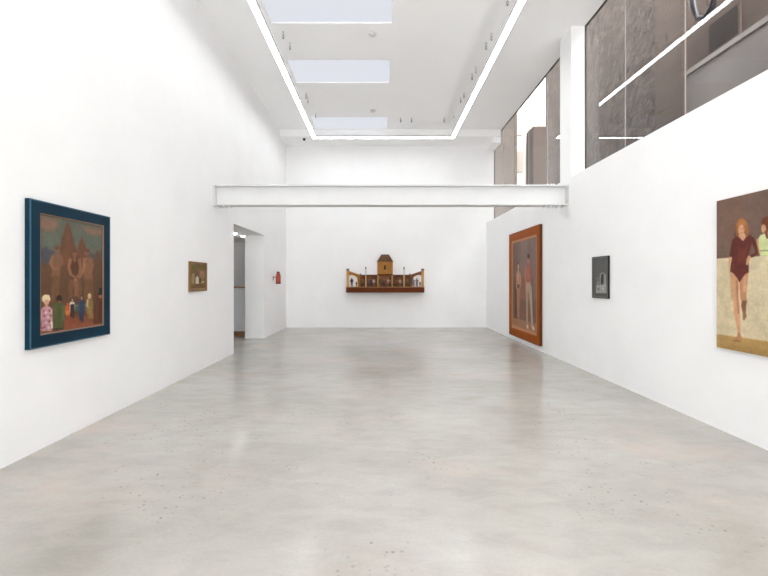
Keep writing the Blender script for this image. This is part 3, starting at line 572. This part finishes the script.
r = struct(boxes('window_6', M_BRONZE, [(FX0, FX1, YF - .2, YF - .12, 0, .08), (FX0, FX1, YF - .2, YF - .12, FZ - .08, FZ)] + [(x - .03, x + .03, YF - .2, YF - .12, .08, FZ - .08) for x in (FX0 + .03, -.65, 1.05, FX1 - .03)]))  # glazing of the added shopfront opening, unseen, there for daylight fill
for a, b in ((FX0 + .06, -.68), (-.62, 1.02), (1.08, FX1 - .06)):
    boxes('pane', M_GLASS, [(a, b, YF - .166, YF - .154, .08, FZ - .08)], r)

# side room seen through the doorway
struct(boxes('wall_side_room', M_SIDEWALL, [(-6.2, -6.0, 8.2, 13.2, 0, 3.0), (-6.0, XJ, 13.0, 13.2, 0, 3.0), (-6.0, XJ, 8.2, 8.4, 0, 3.0)]))
struct(boxes('ceiling_side_room', M_CEIL, [(-6.2, XJ, 8.2, 13.2, DZ, DZ + .1)]))

# ------------------------------------------------------------------ steel beam across the room
beam = thing('steel_beam', 'white painted steel I-beam spanning the room from left wall to right wall', 'beam', (0, 7.92, 2.88))
bz, bh, bw, tf = 0, .37, .24, .022
x0, x1 = XL + .002, XR - .002
boxes('web', M_STEEL, [(x0, x1, -.01, .01, tf, bh - tf)], beam)
boxes('top_flange', M_STEEL, [(x0, x1, -bw / 2, bw / 2, bh - tf, bh)], beam, .004)
boxes('bottom_flange', M_STEEL, [(x0, x1, -bw / 2, bw / 2, 0, tf)], beam, .004)
for xs in (x0 + .01, x1 - .01):
    boxes('end_plate', M_STEEL, [(xs - .009, xs + .009, -bw / 2 + .01, bw / 2 - .01, tf, bh - tf)], beam)
bbm = bmesh.new(); lathe(bbm, [(.02, 0), (.02, .018), (.009, .018), (.009, .03)], 6)
bolt0 = obj('bolt', bbm, M_STEEL, beam)
first = True
for xs, up in [(v, False) for v in (-2.97, -2.91, -2.85, -2.76, 3.04, 3.12, 3.20, 3.28, 3.37)] + [(v, True) for v in (3.06, 3.12, 3.17, 3.25)]:
    for yy in (-.075, .075):
        o = bolt0 if first else bolt0.copy()
        if not first:
            COL.objects.link(o)
        first = False
        o.location = (xs, yy, bh if up else 0)
        o.rotation_euler = (0 if up else PI, 0, 0)

# ------------------------------------------------------------------ suspended LED line
LX0, LX1, LY1, LY0, LZ = -1.93, 2.13, 12.63, -2.6, 5.70
hw = .055
led = thing('linear_ceiling_light', 'bright white U-shaped LED line light hanging below the ceiling', 'light', (0, 0, LZ))
def ring(z0, z1, a):
    return [(LX0 - a, LX0 + a, LY0, LY1 + a, z0, z1), (LX1 - a, LX1 + a, LY0, LY1 + a, z0, z1), (LX0 + a, LX1 - a, LY1 - a, LY1 + a, z0, z1)]
boxes('housing', M_STEEL, ring(.004, .075, hw), led)
boxes('diffuser', M_LED, ring(0, .003, hw - .004), led)
for x in (LX0, LX1):
    for y in (-1.5, 1.5, 4.5, 7.5, 10.5, 12.4):
        b = bmesh.new(); tube(b, [(x, y, .075), (x, y, ZC - LZ)], .0015, 6)
        obj('suspension_wire', b, M_STEEL, led)

# ------------------------------------------------------------------ small fittings on the ceiling
M_SPOT = base_mat('grey_spot_metal', (176, 176, 176), .5, .5)[0]
M_LENS = base_mat('dark_lens', (60, 60, 62), .2)[0]
def spot(x, y, label, src=None):
    if src is None:
        r = thing('spotlight', label, 'spotlight', (x, y, ZC), 0, 'small ceiling spotlights')
        b = bmesh.new(); lathe(b, [(.024, -.010), (.024, 0)], 16); obj('base', b, M_STEEL, r)
        b = bmesh.new(); tube(b, [(0, 0, -.012), (0, 0, -.05)], .006, 8); obj('stem', b, M_SPOT, r)
        b = bmesh.new(); lathe(b, [(.014, -.125), (.020, -.12), (.020, -.06), (.015, -.045)], 16); h = obj('head', b, M_SPOT, r)
        b = bmesh.new(); lathe(b, [(.012, -.128), (.012, -.124)], 16); obj('lens', b, M_LENS, h)
        return r
    r = src.copy(); COL.objects.link(r)
    for ch in src.children:
        c = ch.copy(); COL.objects.link(c); c.parent = r
        for g in ch.children:
            d = g.copy(); COL.objects.link(d); d.parent = c
    r.location = (x, y, ZC); r['label'] = label
    return r
SPOTS = [(-1.78, 7.9, 'nearest small grey spotlight beside the left LED line'), (-1.73, 8.27, 'second small grey spotlight from the front beside the left LED line'),
         (-1.80, 10.5, 'third small grey spotlight from the front beside the left LED line'), (-1.80, 10.75, 'fourth small grey spotlight from the front beside the left LED line'),
         (-1.76, 11.75, 'farthest small grey spotlight beside the left LED line'),
         (2.06, 6.95, 'nearest small grey spotlight beside the right LED line'), (2.06, 7.95, 'second small grey spotlight from the front beside the right LED line'),
         (2.04, 8.27, 'third small grey spotlight from the front beside the right LED line'), (2.05, 9.2, 'fourth small grey spotlight from the front beside the right LED line'),
         (2.04, 9.52, 'fifth small grey spotlight from the front beside the right LED line'), (2.04, 10.45, 'sixth small grey spotlight from the front beside the right LED line'),
         (2.02, 10.75, 'seventh small grey spotlight from the front beside the right LED line'), (2.02, 11.75, 'farthest small grey spotlight beside the right LED line'),
         (.58, 12.05, 'small grey spotlight in front of the far soffit, nearest the skylight'), (.88, 12.05, 'small grey spotlight in front of the far soffit, second from the skylight'),
         (1.80, 12.05, 'small grey spotlight in front of the far soffit, near the right LED corner')]
sp0 = None
for x, y, l in SPOTS:
    o = spot(x, y, l, sp0)
    sp0 = sp0 or o
M_DET = base_mat('detector_plastic', (208, 208, 206), .5)[0]
for k, (x, y, l) in enumerate([(-.137, 7.97, 'round white smoke detector between the nearest and middle skylights'), (-.19, 11.55, 'round white smoke detector just in front of the farthest skylight')]):
    r = thing('smoke_detector', l, 'smoke detector', (x, y, ZC), 0, 'ceiling smoke detectors')
    b = bmesh.new(); lathe(b, [(.07, -.02), (.075, 0)], 24); obj('base', b, M_DET, r)
    b = bmesh.new(); lathe(b, [(.03, -.045), (.05, -.038), (.055, -.02)], 24); obj('cap', b, M_DET, r, smooth=False)
r = thing('security_camera', 'small black dome security camera under the far soffit by the left wall', 'camera', (-2.32, 13.15, ZS))
b = bmesh.new(); lathe(b, [(.05, -.02), (.055, 0)], 20); obj('base', b, M_DET, r)
b = bmesh.new(); lathe(b, [(.008, -.075), (.028, -.066), (.04, -.045), (.043, -.02)], 20); obj('dome', b, base_mat('black_dome', (20, 20, 22), .15)[0], r, smooth=True)

# ------------------------------------------------------------------ through the doorway
r = thing('reception_counter', 'white panelled counter with wooden ledge and plinth beyond the doorway', 'counter', (-4.6, 11.9, 0))
b = bmesh.new(); box(b, -1.35, 1.03, -.25, .3, .14, 1.31)
for k in range(24):
    box(b, -1.35 + .1 * k, -1.26 + .1 * k, -.262, -.25, .14, 1.31)
obj('front_panel', b, M_BOARD, r)
M_WOOD = noisy('oak', (150, 116, 88), (172, 138, 108), (2, 2, 20), .5)
boxes('ledge', M_WOOD, [(-1.38, 1.04, -.30, .32, 1.31, 1.345)], r, .004)
boxes('plinth', noisy('brown_wood', (128, 92, 66), (150, 112, 84), (2, 2, 20), .5), [(-1.35, 1.03, -.28, .3, 0, .14)], r)
for x, y, l in [(-3.60, 10.68, 'round ceiling downlight inside the doorway, nearest to the opening'), (-3.61, 11.33, 'round ceiling downlight inside the doorway, second from the front'), (-4.7, 12.45, 'added unseen ceiling downlight behind the white counter, deepest beyond the doorway')]:  # the deepest one is added out of view to brighten the side room's back wall
    r = thing('downlight', l, 'light', (x, y, DZ), 0, 'downlights beyond the doorway')
    b = bmesh.new(); lathe(b, [(.058, -.01), (.066, 0)], 24); obj('trim_ring', b, M_STEEL, r)
    b = bmesh.new(); lathe(b, [(.025, -.035), (.042, -.028), (.05, -.0105)], 24); obj('bulb', b, M_DOWN, r, smooth=True)

# ------------------------------------------------------------------ bottle-shaped object on the left wall
r = thing('wall_object', 'small red-brown bottle-shaped object on a dark wall bracket right of the doorway', 'sculpture', (XL, 12.15, 1.416))
M_TERRA = noisy('red_terracotta', (170, 72, 40), (140, 52, 30), (14, 14, 14), .45, .5, .2, 40)
M_DKBR = base_mat('dark_brown', (70, 50, 38), .5)[0]
M_IRON = base_mat('dark_iron', (52, 48, 46), .5, .5, .5)[0]
b = bmesh.new()
lathe(b, [(.058, .0), (.068, .012), (.069, .20), (.064, .245), (.048, .29), (.042, .315)], 28, (.15, 0, 0)); body_ = obj('body', b, M_TERRA, r, smooth=False)
b = bmesh.new(); lathe(b, [(.042, .3155), (.044, .335), (.03, .35)], 24, (.15, 0, 0)); obj('cap', b, M_DKBR, body_)
b = bmesh.new(); lathe(b, [(.0695, .012), (.0715, .016), (.0715, .03), (.0695, .034)], 28, (.15, 0, 0)); obj('foot_band', b, M_DKBR, body_)
boxes('bracket_arm', M_IRON, [(.012, .084, -.012, .012, .18, .204)], r, .002)
boxes('wall_plate', M_IRON, [(.001, .012, -.02, .02, .10, .215)], r, .002)

# ------------------------------------------------------------------ pictures
def inside_dist(X, Y, P):
    n = len(P); ins = np.zeros(X.shape, bool); d = np.full(X.shape, 1e9)
    for i in range(n):
        x0, y0 = P[i]; x1, y1 = P[(i + 1) % n]
        c = ((y0 > Y) != (y1 > Y))
        with np.errstate(divide='ignore', invalid='ignore'):
            t = (x1 - x0) * (Y - y0) / ((y1 - y0) if y1 != y0 else 1e-9) + x0
        ins ^= c & (X < t)
        ex, ey = x1 - x0, y1 - y0; L2 = ex * ex + ey * ey or 1e-12
        u = np.clip(((X - x0) * ex + (Y - y0) * ey) / L2, 0, 1)
        d = np.minimum(d, np.hypot(X - x0 - u * ex, Y - y0 - u * ey))
    return np.where(ins, d, -d)

def smooth_noise(h, w_, cells, rng):
    g = rng.random((int(cells * h / w_) + 3, cells + 3))
    yy = np.linspace(0, g.shape[0] - 2.001, h); xx = np.linspace(0, g.shape[1] - 2.001, w_)
    yi = yy.astype(int); xi = xx.astype(int); fy = (yy - yi)[:, None]; fx = (xx - xi)[None]
    fy = fy * fy * (3 - 2 * fy); fx = fx * fx * (3 - 2 * fx)
    a = g[yi][:, xi]; b_ = g[yi][:, xi + 1]; c = g[yi + 1][:, xi]; d = g[yi + 1][:, xi + 1]
    return a * (1 - fx) * (1 - fy) + b_ * fx * (1 - fy) + c * (1 - fx) * fy + d * fx * fy

def paint(name, W, H, nx, ny, gain=.95, grain=.05, seed=1):
    x = np.linspace(0, W, nx); y = np.linspace(0, H, ny)
    X, Y = np.meshgrid(x, y)
    img = np.zeros((ny, nx, 3)) + np.array(ART[name][0][1]) / 255.
    for flat, col, soft, al in ART[name]:
        P = list(zip(flat[0::2], flat[1::2]))
        xs, ys_ = flat[0::2], flat[1::2]
        j0, j1 = np.searchsorted(x, [min(xs) - soft, max(xs) + soft]); i0, i1 = np.searchsorted(y, [min(ys_) - soft, max(ys_) + soft])
        if j1 <= j0 or i1 <= i0:
            continue
        d = inside_dist(X[i0:i1, j0:j1], Y[i0:i1, j0:j1], P)
        a = np.clip((d + soft) / (2 * soft), 0, 1); a = (a * a * (3 - 2 * a) * al)[..., None]
        img[i0:i1, j0:j1] = img[i0:i1, j0:j1] * (1 - a) + np.array(col) / 255. * a
    rng = np.random.default_rng(seed)
    tex = sum((smooth_noise(ny, nx, c, rng) - .5) * s for c, s in ((7, .7), (24, .9), (90, .8)))
    img *= (1 + grain * 2 * tex)[..., None]
    img = np.clip(img * gain, 0, 1)
    return np.where(img <= .04045, img / 12.92, ((img + .055) / 1.055) ** 2.4)

def canvas_material(name, rough=.55, spec=.3):
    m, nt, b = base_mat(name, (128, 128, 128), rough, spec)
    a = nt.nodes.new('ShaderNodeAttribute'); a.attribute_name = 'paint'
    nt.links.new(a.outputs['Color'], b.inputs['Base Color'])
    n = node(nt, 'ShaderNodeTexNoise', Scale=180.0, Detail=3.0); nt.links.new(coords(nt), n.inputs['Vector'])
    bp = node(nt, 'ShaderNodeBump', Strength=.08, Distance=.004); nt.links.new(n.outputs['Fac'], bp.inputs['Height']); nt.links.new(bp.outputs['Normal'], b.inputs['Normal'])
    return m
M_CANVAS = canvas_material('oil_paint_on_canvas')

def canvas(art, W, H, x0, z0, yfront, yback, nx, ny, parent, edge=(120, 105, 90), name='canvas', **kw):
    """a panel whose painted front is a fine grid carrying colours; x0,z0 = lower left corner"""
    col = paint(art, W, H, nx, ny, **kw)
    xs = np.linspace(x0, x0 + W, nx); zs = np.linspace(z0 + H, z0, ny)
    X, Z = np.meshgrid(xs, zs)
    V = np.stack([X, np.full_like(X, yfront), Z], -1).reshape(-1, 3)
    idx = np.arange(nx * ny).reshape(ny, nx)
    Fq = np.stack([idx[:-1, :-1], idx[1:, :-1], idx[1:, 1:], idx[:-1, 1:]], -1).reshape(-1, 4)
    n0 = len(V)
    bx = [(x, y, z) for y in (yfront + .0005, yback) for z in (z0, z0 + H) for x in (x0, x0 + W)]
    V = np.vstack([V, np.array(bx)])
    F2 = np.array([(0, 4, 5, 1), (2, 3, 7, 6), (0, 2, 6, 4), (1, 5, 7, 3), (4, 6, 7, 5), (0, 1, 3, 2)]) + n0
    Fq = np.vstack([Fq, F2])
    me = bpy.data.meshes.new(name)
    me.from_pydata(V.tolist(), [], Fq.tolist())
    at = me.attributes.new('paint', 'FLOAT_COLOR', 'POINT')
    cc = np.ones((len(V), 4)); cc[:n0, :3] = col.reshape(-1, 3); cc[n0:, :3] = lin(edge)
    at.data.foreach_set('color', cc.ravel())
    me.materials.append(M_CANVAS)
    me.update()
    o = bpy.data.objects.new(name, me); COL.objects.link(o); o.parent = parent
    return o

def frame(name, W, H, prof, mat, parent, z0=0):
    """mitred frame: prof = [(inset from the outer edge, y)], swept round the rectangle"""
    bm = bmesh.new(); rings = []
    for ins, y in prof:
        rings.append([bm.verts.new((sx * (W / 2 - ins), y, z0 + H / 2 + sz * (H / 2 - ins))) for sx, sz in ((-1, -1), (1, -1), (1, 1), (-1, 1))])
    rings.append(rings[0])
    for A, B in zip(rings, rings[1:]):
        for k in range(4):
            bm.faces.new((A[k], A[(k + 1) % 4], B[(k + 1) % 4], B[k]))
    return obj(name, bm, mat, parent)

# blue-framed picture on the left wall
M_TEAL = noisy('dark_teal_frame', (6, 38, 54), (10, 46, 64), (4, 4, 4), .55, .15)
M_TEALEDGE = base_mat('teal_lip', (40, 84, 104), .4)[0]
W, H = 1.095, 1.305
p1 = thing('framed_painting', 'large painting of a crowd before ghostly giants in a wide dark teal frame', 'painting', (XL + .002, (3.688 + W / 2) * .992, .912), PI / 2)
p1.scale = (.992, .992, .992)
f1 = frame('frame', W, H, [(0, 0), (0, -.040), (.006, -.046), (.112, -.046), (.125, -.036), (.125, 0)], M_TEAL, p1)
frame('frame_lip', W, H, [(.001, -.0405), (.001, -.047), (.007, -.049), (.012, -.0465), (.012, -.0405)], M_TEALEDGE, f1)
frame('slip', W, H, [(.110, -.030), (.110, -.0475), (.116, -.0475), (.124, -.040), (.124, -.030)], base_mat('copper_slip', (120, 92, 70), .4)[0], f1)
canvas('square_scene', .854, 1.062, -.427, .1215, -.034, -.004, 190, 230, p1, seed=3)

# small brown picture, left wall
M_OLIVE = noisy('olive_wood_frame', (104, 78, 36), (126, 92, 44), (6, 30, 6), .5, .4)
W, H = .66, .485
p2 = thing('framed_painting', 'small still life in a brown wood frame on the wall left of the doorway', 'painting', (XL + .002, (6.838 + W / 2) * .992, 1.331), PI / 2)
p2.scale = (.992, .992, .992)
frame('frame', W, H, [(0, 0), (0, -.034), (.03, -.034), (.052, -.022), (.052, 0)], M_OLIVE, p2)
canvas('still_life', .56, .385, -.28, .05, -.020, -.004, 120, 84, p2, seed=5)

# tall double figure picture, right wall
M_ORANGE = noisy('orange_wood_frame', (140, 66, 12), (156, 80, 20), (30, 30, 2), .6, .12)
M_BROWNLIP = base_mat('brown_frame_edge', (92, 52, 24), .6, .2)[0]
M_LINER = base_mat('pale_wood_liner', (176, 112, 62), .5)[0]
W, H = 2.15, 2.58
p3 = thing('framed_painting', 'very tall painting of two standing figures in a broad orange wood frame near the floor', 'painting', (XR - .002, 11.23 - W / 2, .122), -PI / 2)
f3 = frame('frame', W, H, [(0, 0), (0, -.055), (.02, -.062), (.17, -.060), (.19, -.050), (.19, 0)], M_ORANGE, p3)
frame('frame_edge', W, H, [(-.003, -.004), (-.003, -.056), (.001, -.058), (.001, -.004)], M_BROWNLIP, f3)
frame('liner', W, H, [(.19, -.02), (.19, -.050), (.235, -.046), (.245, -.036), (.245, -.02)], M_LINER, f3)
canvas('couple', 1.67, 2.30, -.835 + .02, .142, -.036, -.004, 230, 300, p3, seed=8)

# small grey picture, right wall
W, H = .48, .642
p4 = thing('framed_picture', 'small dark grey picture of a pale building on the right wall', 'painting', (XR - .002, 6.893 - W / 2, 1.236), -PI / 2)
M_GREY = noisy('grey_frame', (84, 84, 82), (98, 98, 96), (10, 10, 40), .5, .4)
frame('frame', W, H, [(0, 0), (0, -.030), (.022, -.030), (.028, -.026), (.028, 0)], M_GREY, p4)
frame('frame_edge', W, H, [(-.002, -.003), (-.002, -.031), (.003, -.0315), (.003, -.003)], base_mat('near_black_edge', (38, 38, 38), .6, .2)[0], p4)
canvas('grisaille', .43, .59, -.215, .026, -.0265, -.004, 110, 150, p4, seed=9)

# unframed bathers, right wall
W, H = 1.62, 1.4686
p5 = thing('canvas_painting', 'unframed canvas of a woman in a maroon swimsuit leaning on a pale wall', 'painting', (XR - .002, 4.33 - W / 2, .835), -PI / 2)
canvas('bathers', W, H, -W / 2, 0, -.038, -.006, 300, 272, p5, edge=(120, 92, 66), seed=11)
M_BARE = noisy('stretcher_wood', (168, 140, 100), (184, 156, 116), (3, 30, 3), .7)
for za in (.02, H - .07):
    boxes('stretcher_bar', M_BARE, [(-W / 2 + .02, W / 2 - .02, -.0055, 0, za, za + .05)], p5)

# ------------------------------------------------------------------ wooden relief with a tower on the back wall
S = 1.5 / 46.5
def rx(u): return (u - 380) * S * .972
def rz_(v): return 1.5 + (281 - v) * S * .972
R0 = thing('tower_relief', 'carved wooden relief of a walled yard with a tower on the back wall', 'sculpture', (rx(385), YB, rz_(292.6)))
ox, oy, oz = R0.location
def rb(name, mat, u0, u1, v0, v1, y0, y1, parent=R0, bevel=0):
    return boxes(name, mat, [(rx(u0) - ox, rx(u1) - ox, -y1, -y0, rz_(v1) - oz, rz_(v0) - oz)], parent, bevel)
M_BASE = noisy('dark_mahogany', (98, 46, 10), (82, 38, 8), (3, 30, 30), .6, .15)
M_OCHRE = noisy('ochre_wood', (172, 124, 54), (190, 144, 74), (20, 20, 4), .55)
M_TOWER = noisy('tower_wood', (150, 100, 42), (166, 116, 56), (8, 8, 2), .6, .2)
M_ROOF = brick_material('roof_tiles', (128, 92, 66), (110, 78, 56), (84, 60, 44), .05, .04)
M_YARD = noisy('painted_yard_wall', (74, 42, 20), (128, 80, 40), (9, 9, 9), .6, .3, 0, 60, .38, .66)
M_CREAM = base_mat('cream_strip', (216, 192, 146), .6)[0]
M_CAP = base_mat('grey_post_cap', (96, 90, 84), .6)[0]
M_POST = base_mat('grey_lamp_metal', (124, 124, 116), .5, .5, .3)[0]
M_DKW = base_mat('very_dark_opening', (48, 30, 18), .8)[0]
base = rb('base_shelf', M_BASE, 346, 424.3, 287.6, 292.6, .002, .40, bevel=.006)
rb('shelf_edge', noisy('edge_wood', (158, 108, 52), (140, 92, 44), (4, 30, 30), .5), 345.8, 424.5, 286.9, 287.6, .002, .41, base, .003)
rb('yard_wall', M_YARD, 359.5, 411.5, 275.2, 286.9, .002, .05)
for a, b_ in ((359.5, 377.8), (393.1, 411.5)):
    rb('wall_coping', M_BASE, a, b_, 274.6, 275.3, .002, .065)
tw = rb('tower', M_TOWER, 377.4, 392.9, 261.2, 274.4, .002, .17)
rb('window_opening', M_DKW, 384.1, 386.0, 265, 269.9, .165, .172, tw)
rb('window_frame', M_OCHRE, 383.7, 386.4, 269.9, 270.4, .168, .178, tw)
rb('string_course', M_BASE, 377.2, 393.1, 274.0, 275.0, .002, .185, tw)
b = bmesh.new()
def q(u, y, v): return b.verts.new((rx(u) - ox, -y, rz_(v) - oz))
lo = [q(376.8, .20, 261.4), q(393.4, .20, 261.4), q(393.4, .002, 261.4), q(376.8, .002, 261.4)]
hi = [q(381.2, .12, 254.2), q(389.2, .12, 254.2), q(389.2, .002, 254.2), q(381.2, .002, 254.2)]
for k in range(4):
    b.faces.new((lo[k], lo[(k + 1) % 4], hi[(k + 1) % 4], hi[k]))
b.faces.new(hi); b.faces.new(lo[::-1])
roof = obj('roof', b, M_ROOF, tw)
rb('roof_ridge', M_CAP, 381, 389.4, 253.9, 254.5, .002, .125, tw)
rb('tower_room', noisy('painted_room', (84, 52, 34), (150, 96, 62), (12, 12, 12), .6, .3, 0, 60, .4, .62), 378.2, 392.2, 275, 286.9, .05, .07, tw)
for u in (377.9, 392.5):
    rb('tower_leg', M_OCHRE, u - .7, u + .7, 275, 286.9, .05, .17, tw)
for u in (365.5, 404.6):
    t = rb('cream_post', M_CREAM, u - .45, u + .45, 274.6, 286.9, .05, .075)
    b = bmesh.new(); x = rx(u) - ox; z1 = rz_(274.6) - oz; z2 = rz_(266) - oz
    lathe(b, [(.012, z1), (.008, z1 + .03), (.008, z1 + (z2 - z1) * .62), (.02, z1 + (z2 - z1) * .68), (.024, z1 + (z2 - z1) * .84), (.006, z1 + (z2 - z1) * .93), (.004, z2)], 12, (x, -.062, 0))
    obj('lamp', b, M_POST, t)
for u, sgn in ((347.75, 1), (422.7, -1)):
    p = rb('corner_post', M_OCHRE, u - 1.25, u + 1.25, 270.6, 286.9, .33, .40)
    rb('post_cap', M_CAP, u - 1.45, u + 1.45, 268.7, 270.6, .325, .405, p, .004)
    # side wing: an arched screen running back from the corner post to the yard wall
    xf = rx(u + 1.1 * sgn) - ox; xb = rx(u + 12.2 * sgn) - ox
    b = bmesh.new()
    zt0, zt1, zb = rz_(271.2) - oz, rz_(275.0) - oz, rz_(286.9) - oz
    def wv(t, z, off):
        return b.verts.new((xf + (xb - xf) * t + sgn * off * .02, -.36 + .31 * t + off * .02, z))
    N = 14
    up, dn = [], []
    for k in range(N + 1):
        t = k / N
        zt = zt0 + (zt1 - zt0) * t
        s = min(1, max(0, (t - .06) / .74))
        arch = zt - .075 - .05 * abs(2 * s - 1) ** 3
        if t > .82:
            arch = zb
        up.append([wv(t, zt, o_) for o_ in (-1, 1)]); dn.append([wv(t, arch, o_) for o_ in (-1, 1)])
    for k in range(N):
        for o_ in (0, 1):
            b.faces.new((up[k][o_], up[k + 1][o_], dn[k + 1][o_], dn[k][o_]))
        b.faces.new((up[k][0], up[k][1], up[k + 1][1], up[k + 1][0])); b.faces.new((dn[k][0], dn[k + 1][0], dn[k + 1][1], dn[k][1]))
    wing = obj('side_wing', b, M_TOWER if sgn > 0 else noisy('brown_wing_wood', (134, 88, 46), (112, 70, 36), (8, 8, 8), .55), R0)
    rb('wing_finial', M_CAP, u + 12.2 * sgn - .6, u + 12.2 * sgn + .6, 273.4, 275.2, .02, .075, wing)

def figure_material(name, hair, skin, top, low):
    m, nt, b_ = base_mat(name, top, .6)
    t = nt.nodes.new('ShaderNodeTexCoord'); sp = node(nt, 'ShaderNodeSeparateXYZ'); nt.links.new(t.outputs['Generated'], sp.inputs[0])
    r = nt.nodes.new('ShaderNodeValToRGB'); r.color_ramp.interpolation = 'CONSTANT'
    e = r.color_ramp.elements
    while len(e) < 4: e.new(.5)
    for k, (p_, c_) in enumerate(((0, low), (.46, top), (.84, skin), (.94, hair))):
        e[k].position = p_; e[k].color = (*lin(c_), 1)
    nt.links.new(sp.outputs[2], r.inputs['Fac']); nt.links.new(r.outputs['Color'], b_.inputs['Base Color'])
    return m
def figurine(u, h, y, mat, lean=0):
    J = [((0, 0, .52), .09), ((0, 0, .66), .085), ((0, 0, .80), .10), ((lean * .02, 0, .86), .036), ((lean * .03, -.01, .905), .062),
         ((-.055, 0, .46), .06), ((-.06, -.01, .25), .048), ((-.065, 0, .04), .04), ((-.065, -.06, .02), .03),
         ((.055, 0, .46), .06), ((.06, .01, .25), .048), ((.075, .02, .04), .04), ((.075, -.04, .02), .03),
         ((-.12, 0, .80), .04), ((-.145, -.01, .64), .034), ((-.12, -.05, .50), .028), ((.12, 0, .80), .04), ((.15, 0, .64), .034), ((.13 + .02 * lean, -.05, .5), .028), ((lean * .03, -.012, .955), .066), ((lean * .03, -.01, 1.0), .05)]
    E = [(0, 1), (1, 2), (2, 3), (3, 4), (0, 5), (5, 6), (6, 7), (7, 8), (0, 9), (9, 10), (10, 11), (11, 12), (2, 13), (13, 14), (14, 15), (2, 16), (16, 17), (17, 18), (4, 19), (19, 20)]
    me = bpy.data.meshes.new('figurine')
    me.from_pydata([(p[0] * h, p[1] * h, p[2] * h) for p, _ in J], E, [])
    o = bpy.data.objects.new('figurine', me); COL.objects.link(o); o.parent = R0
    me.materials.append(mat)
    o.modifiers.new('skin', 'SKIN'); o.modifiers.new('sub', 'SUBSURF').levels = 1
    me.skin_vertices[0].data[0].use_root = True
    for k, (_, r_) in enumerate(J):
        me.skin_vertices[0].data[k].radius = (r_ * h, r_ * h)
    o.location = (rx(u) - ox, -y, rz_(286.9) - oz)
    return o
FM = [figure_material('navy_figure', (40, 30, 26), (150, 100, 74), (44, 48, 62), (38, 38, 48)), figure_material('pale_figure', (80, 56, 40), (170, 124, 96), (160, 140, 124), (112, 88, 72)),
      figure_material('brown_figure', (36, 24, 18), (160, 108, 76), (118, 56, 36), (66, 42, 30)), figure_material('grey_figure', (70, 60, 54), (176, 140, 116), (128, 122, 118), (90, 84, 84)),
      figure_material('green_figure', (44, 30, 22), (160, 112, 80), (74, 72, 50), (52, 46, 36))]
for u, h, y, k, l in [(351.6, .285, .30, 0, 0), (356.2, .17, .26, 0, 1), (362.6, .25, .14, 4, 0), (368.6, .24, .16, 2, 1), (371.0, .27, .13, 0, 0), (373.6, .27, .19, 1, 0), (381.3, .24, .22, 4, 0), (384, .27, .2, 2, 1), (388.2, .27, .22, 1, -1), (390.2, .22, .24, 2, 0),
                      (397.2, .22, .16, 2, 0), (400.4, .26, .14, 1, -1), (402.4, .2, .2, 2, 0), (408.2, .24, .16, 4, 0), (413.8, .27, .24, 3, 0), (417.2, .28, .29, 3, -1), (420.2, .17, .32, 2, 0)]:
    figurine(u, h, y, FM[k], l)

M_FACADEPANE = base_mat('grey_house_pane', (196, 188, 180), .3)[0]
# ------------------------------------------------------------------ outside the high windows
def outside(name, mat, lst, label, cat='building'):
    r = thing(name, label, cat, (6.0, lst[0][2], 0))
    return r
tag(boxes('stone_wall', M_STONE, [(6.0, 6.6, 9.25, 15.6, 0, 9.8)]), 'rough brown stone wall of the neighbouring house outside the high windows', 'wall')
tag(boxes('brick_pier', M_BRICK, [(5.92, 6.04, 8.45, 9.25, 0, 9.8)]), 'dark brown brick pier beside the stone wall outside', 'wall')
r = thing('low_building', 'grey concrete building with a pale roof edge outside the near window', 'building', (6.0, 3.0, 0))
boxes('front_wall', M_CONC, [(0, 2.7, -8.0, 5.45, 0, 5.5)], r)
boxes('roof_edge', M_COPING, [(-.04, .35, -8.0, 5.45, 5.5, 5.59)], r)
r = thing('rendered_house', 'brown rendered house standing behind the grey concrete building', 'building', (9.0, 5.0, 0))
boxes('front_wall', M_RENDER, [(0, 2.5, -10.0, 7.8, 0, 12)], r)
for yy, zz in ((5.75, 7.7), (2.2, 7.7), (-1.4, 7.7)):
    f = boxes('window_frame', M_RENDER, [(-.06, .02, yy - .06, yy + .98, zz - .06, zz + .78)], r)
    boxes('pane', M_DARKPANE, [(-.07, -.055, yy, yy + .92, zz, zz + .72)], f)
b = bmesh.new(); tube(b, [(8.93, 10.3, 9.2), (7.6, 10.3, 9.1), (7.4, 10.25, 8.5), (7.4, 10.15, 7.95), (7.4, 9.98, 7.6), (7.4, 9.78, 7.48), (7.4, 9.58, 7.6), (7.4, 9.45, 7.95), (7.4, 9.4, 8.5), (7.6, 9.4, 9.1), (8.93, 9.4, 9.2)], .07, 14)
tag(obj('vent_duct', b, M_DUCT, smooth=True), 'curved grey duct looping out from the brown house outside the near window', 'duct')
r = thing('sunlit_house', 'bright cream house front seen through the gap past the stone wall', 'building', (7.5, 20.0, 0))
boxes('front_wall', M_FACADE, [(-1.45, 1.5, 0, 1.0, 0, 14)], r)
for xx in (-1.12, -.62, -.12, .45):
    for zz in (6.6, 8.3, 10.0):
        f = boxes('window_frame', M_FACADEPANE, [(xx - .03, xx + .27, -.03, .02, zz - .03, zz + .93)], r)
        boxes('pane', M_FACADEPANE, [(xx, xx + .24, -.036, -.028, zz, zz + .9)], f)
tag(boxes('dark_shed', M_BRICK, [(6.74, 7.7, 18.9, 19.8, 0, 8.3)]), 'brown brick annex in front of the cream house outside the far window', 'building')
tag(boxes('rendered_wall', M_TAN, [(5.9, 6.02, 18.9, 30.0, 0, 9.8)]), 'plain tan rendered wall at the far end outside the far window', 'wall')
tag(boxes('alley_ground', M_CONC, [(4.3, 12.0, -5.5, 30, -.3, -.005)]), 'grey concrete ground of the alley outside the windows', 'ground')
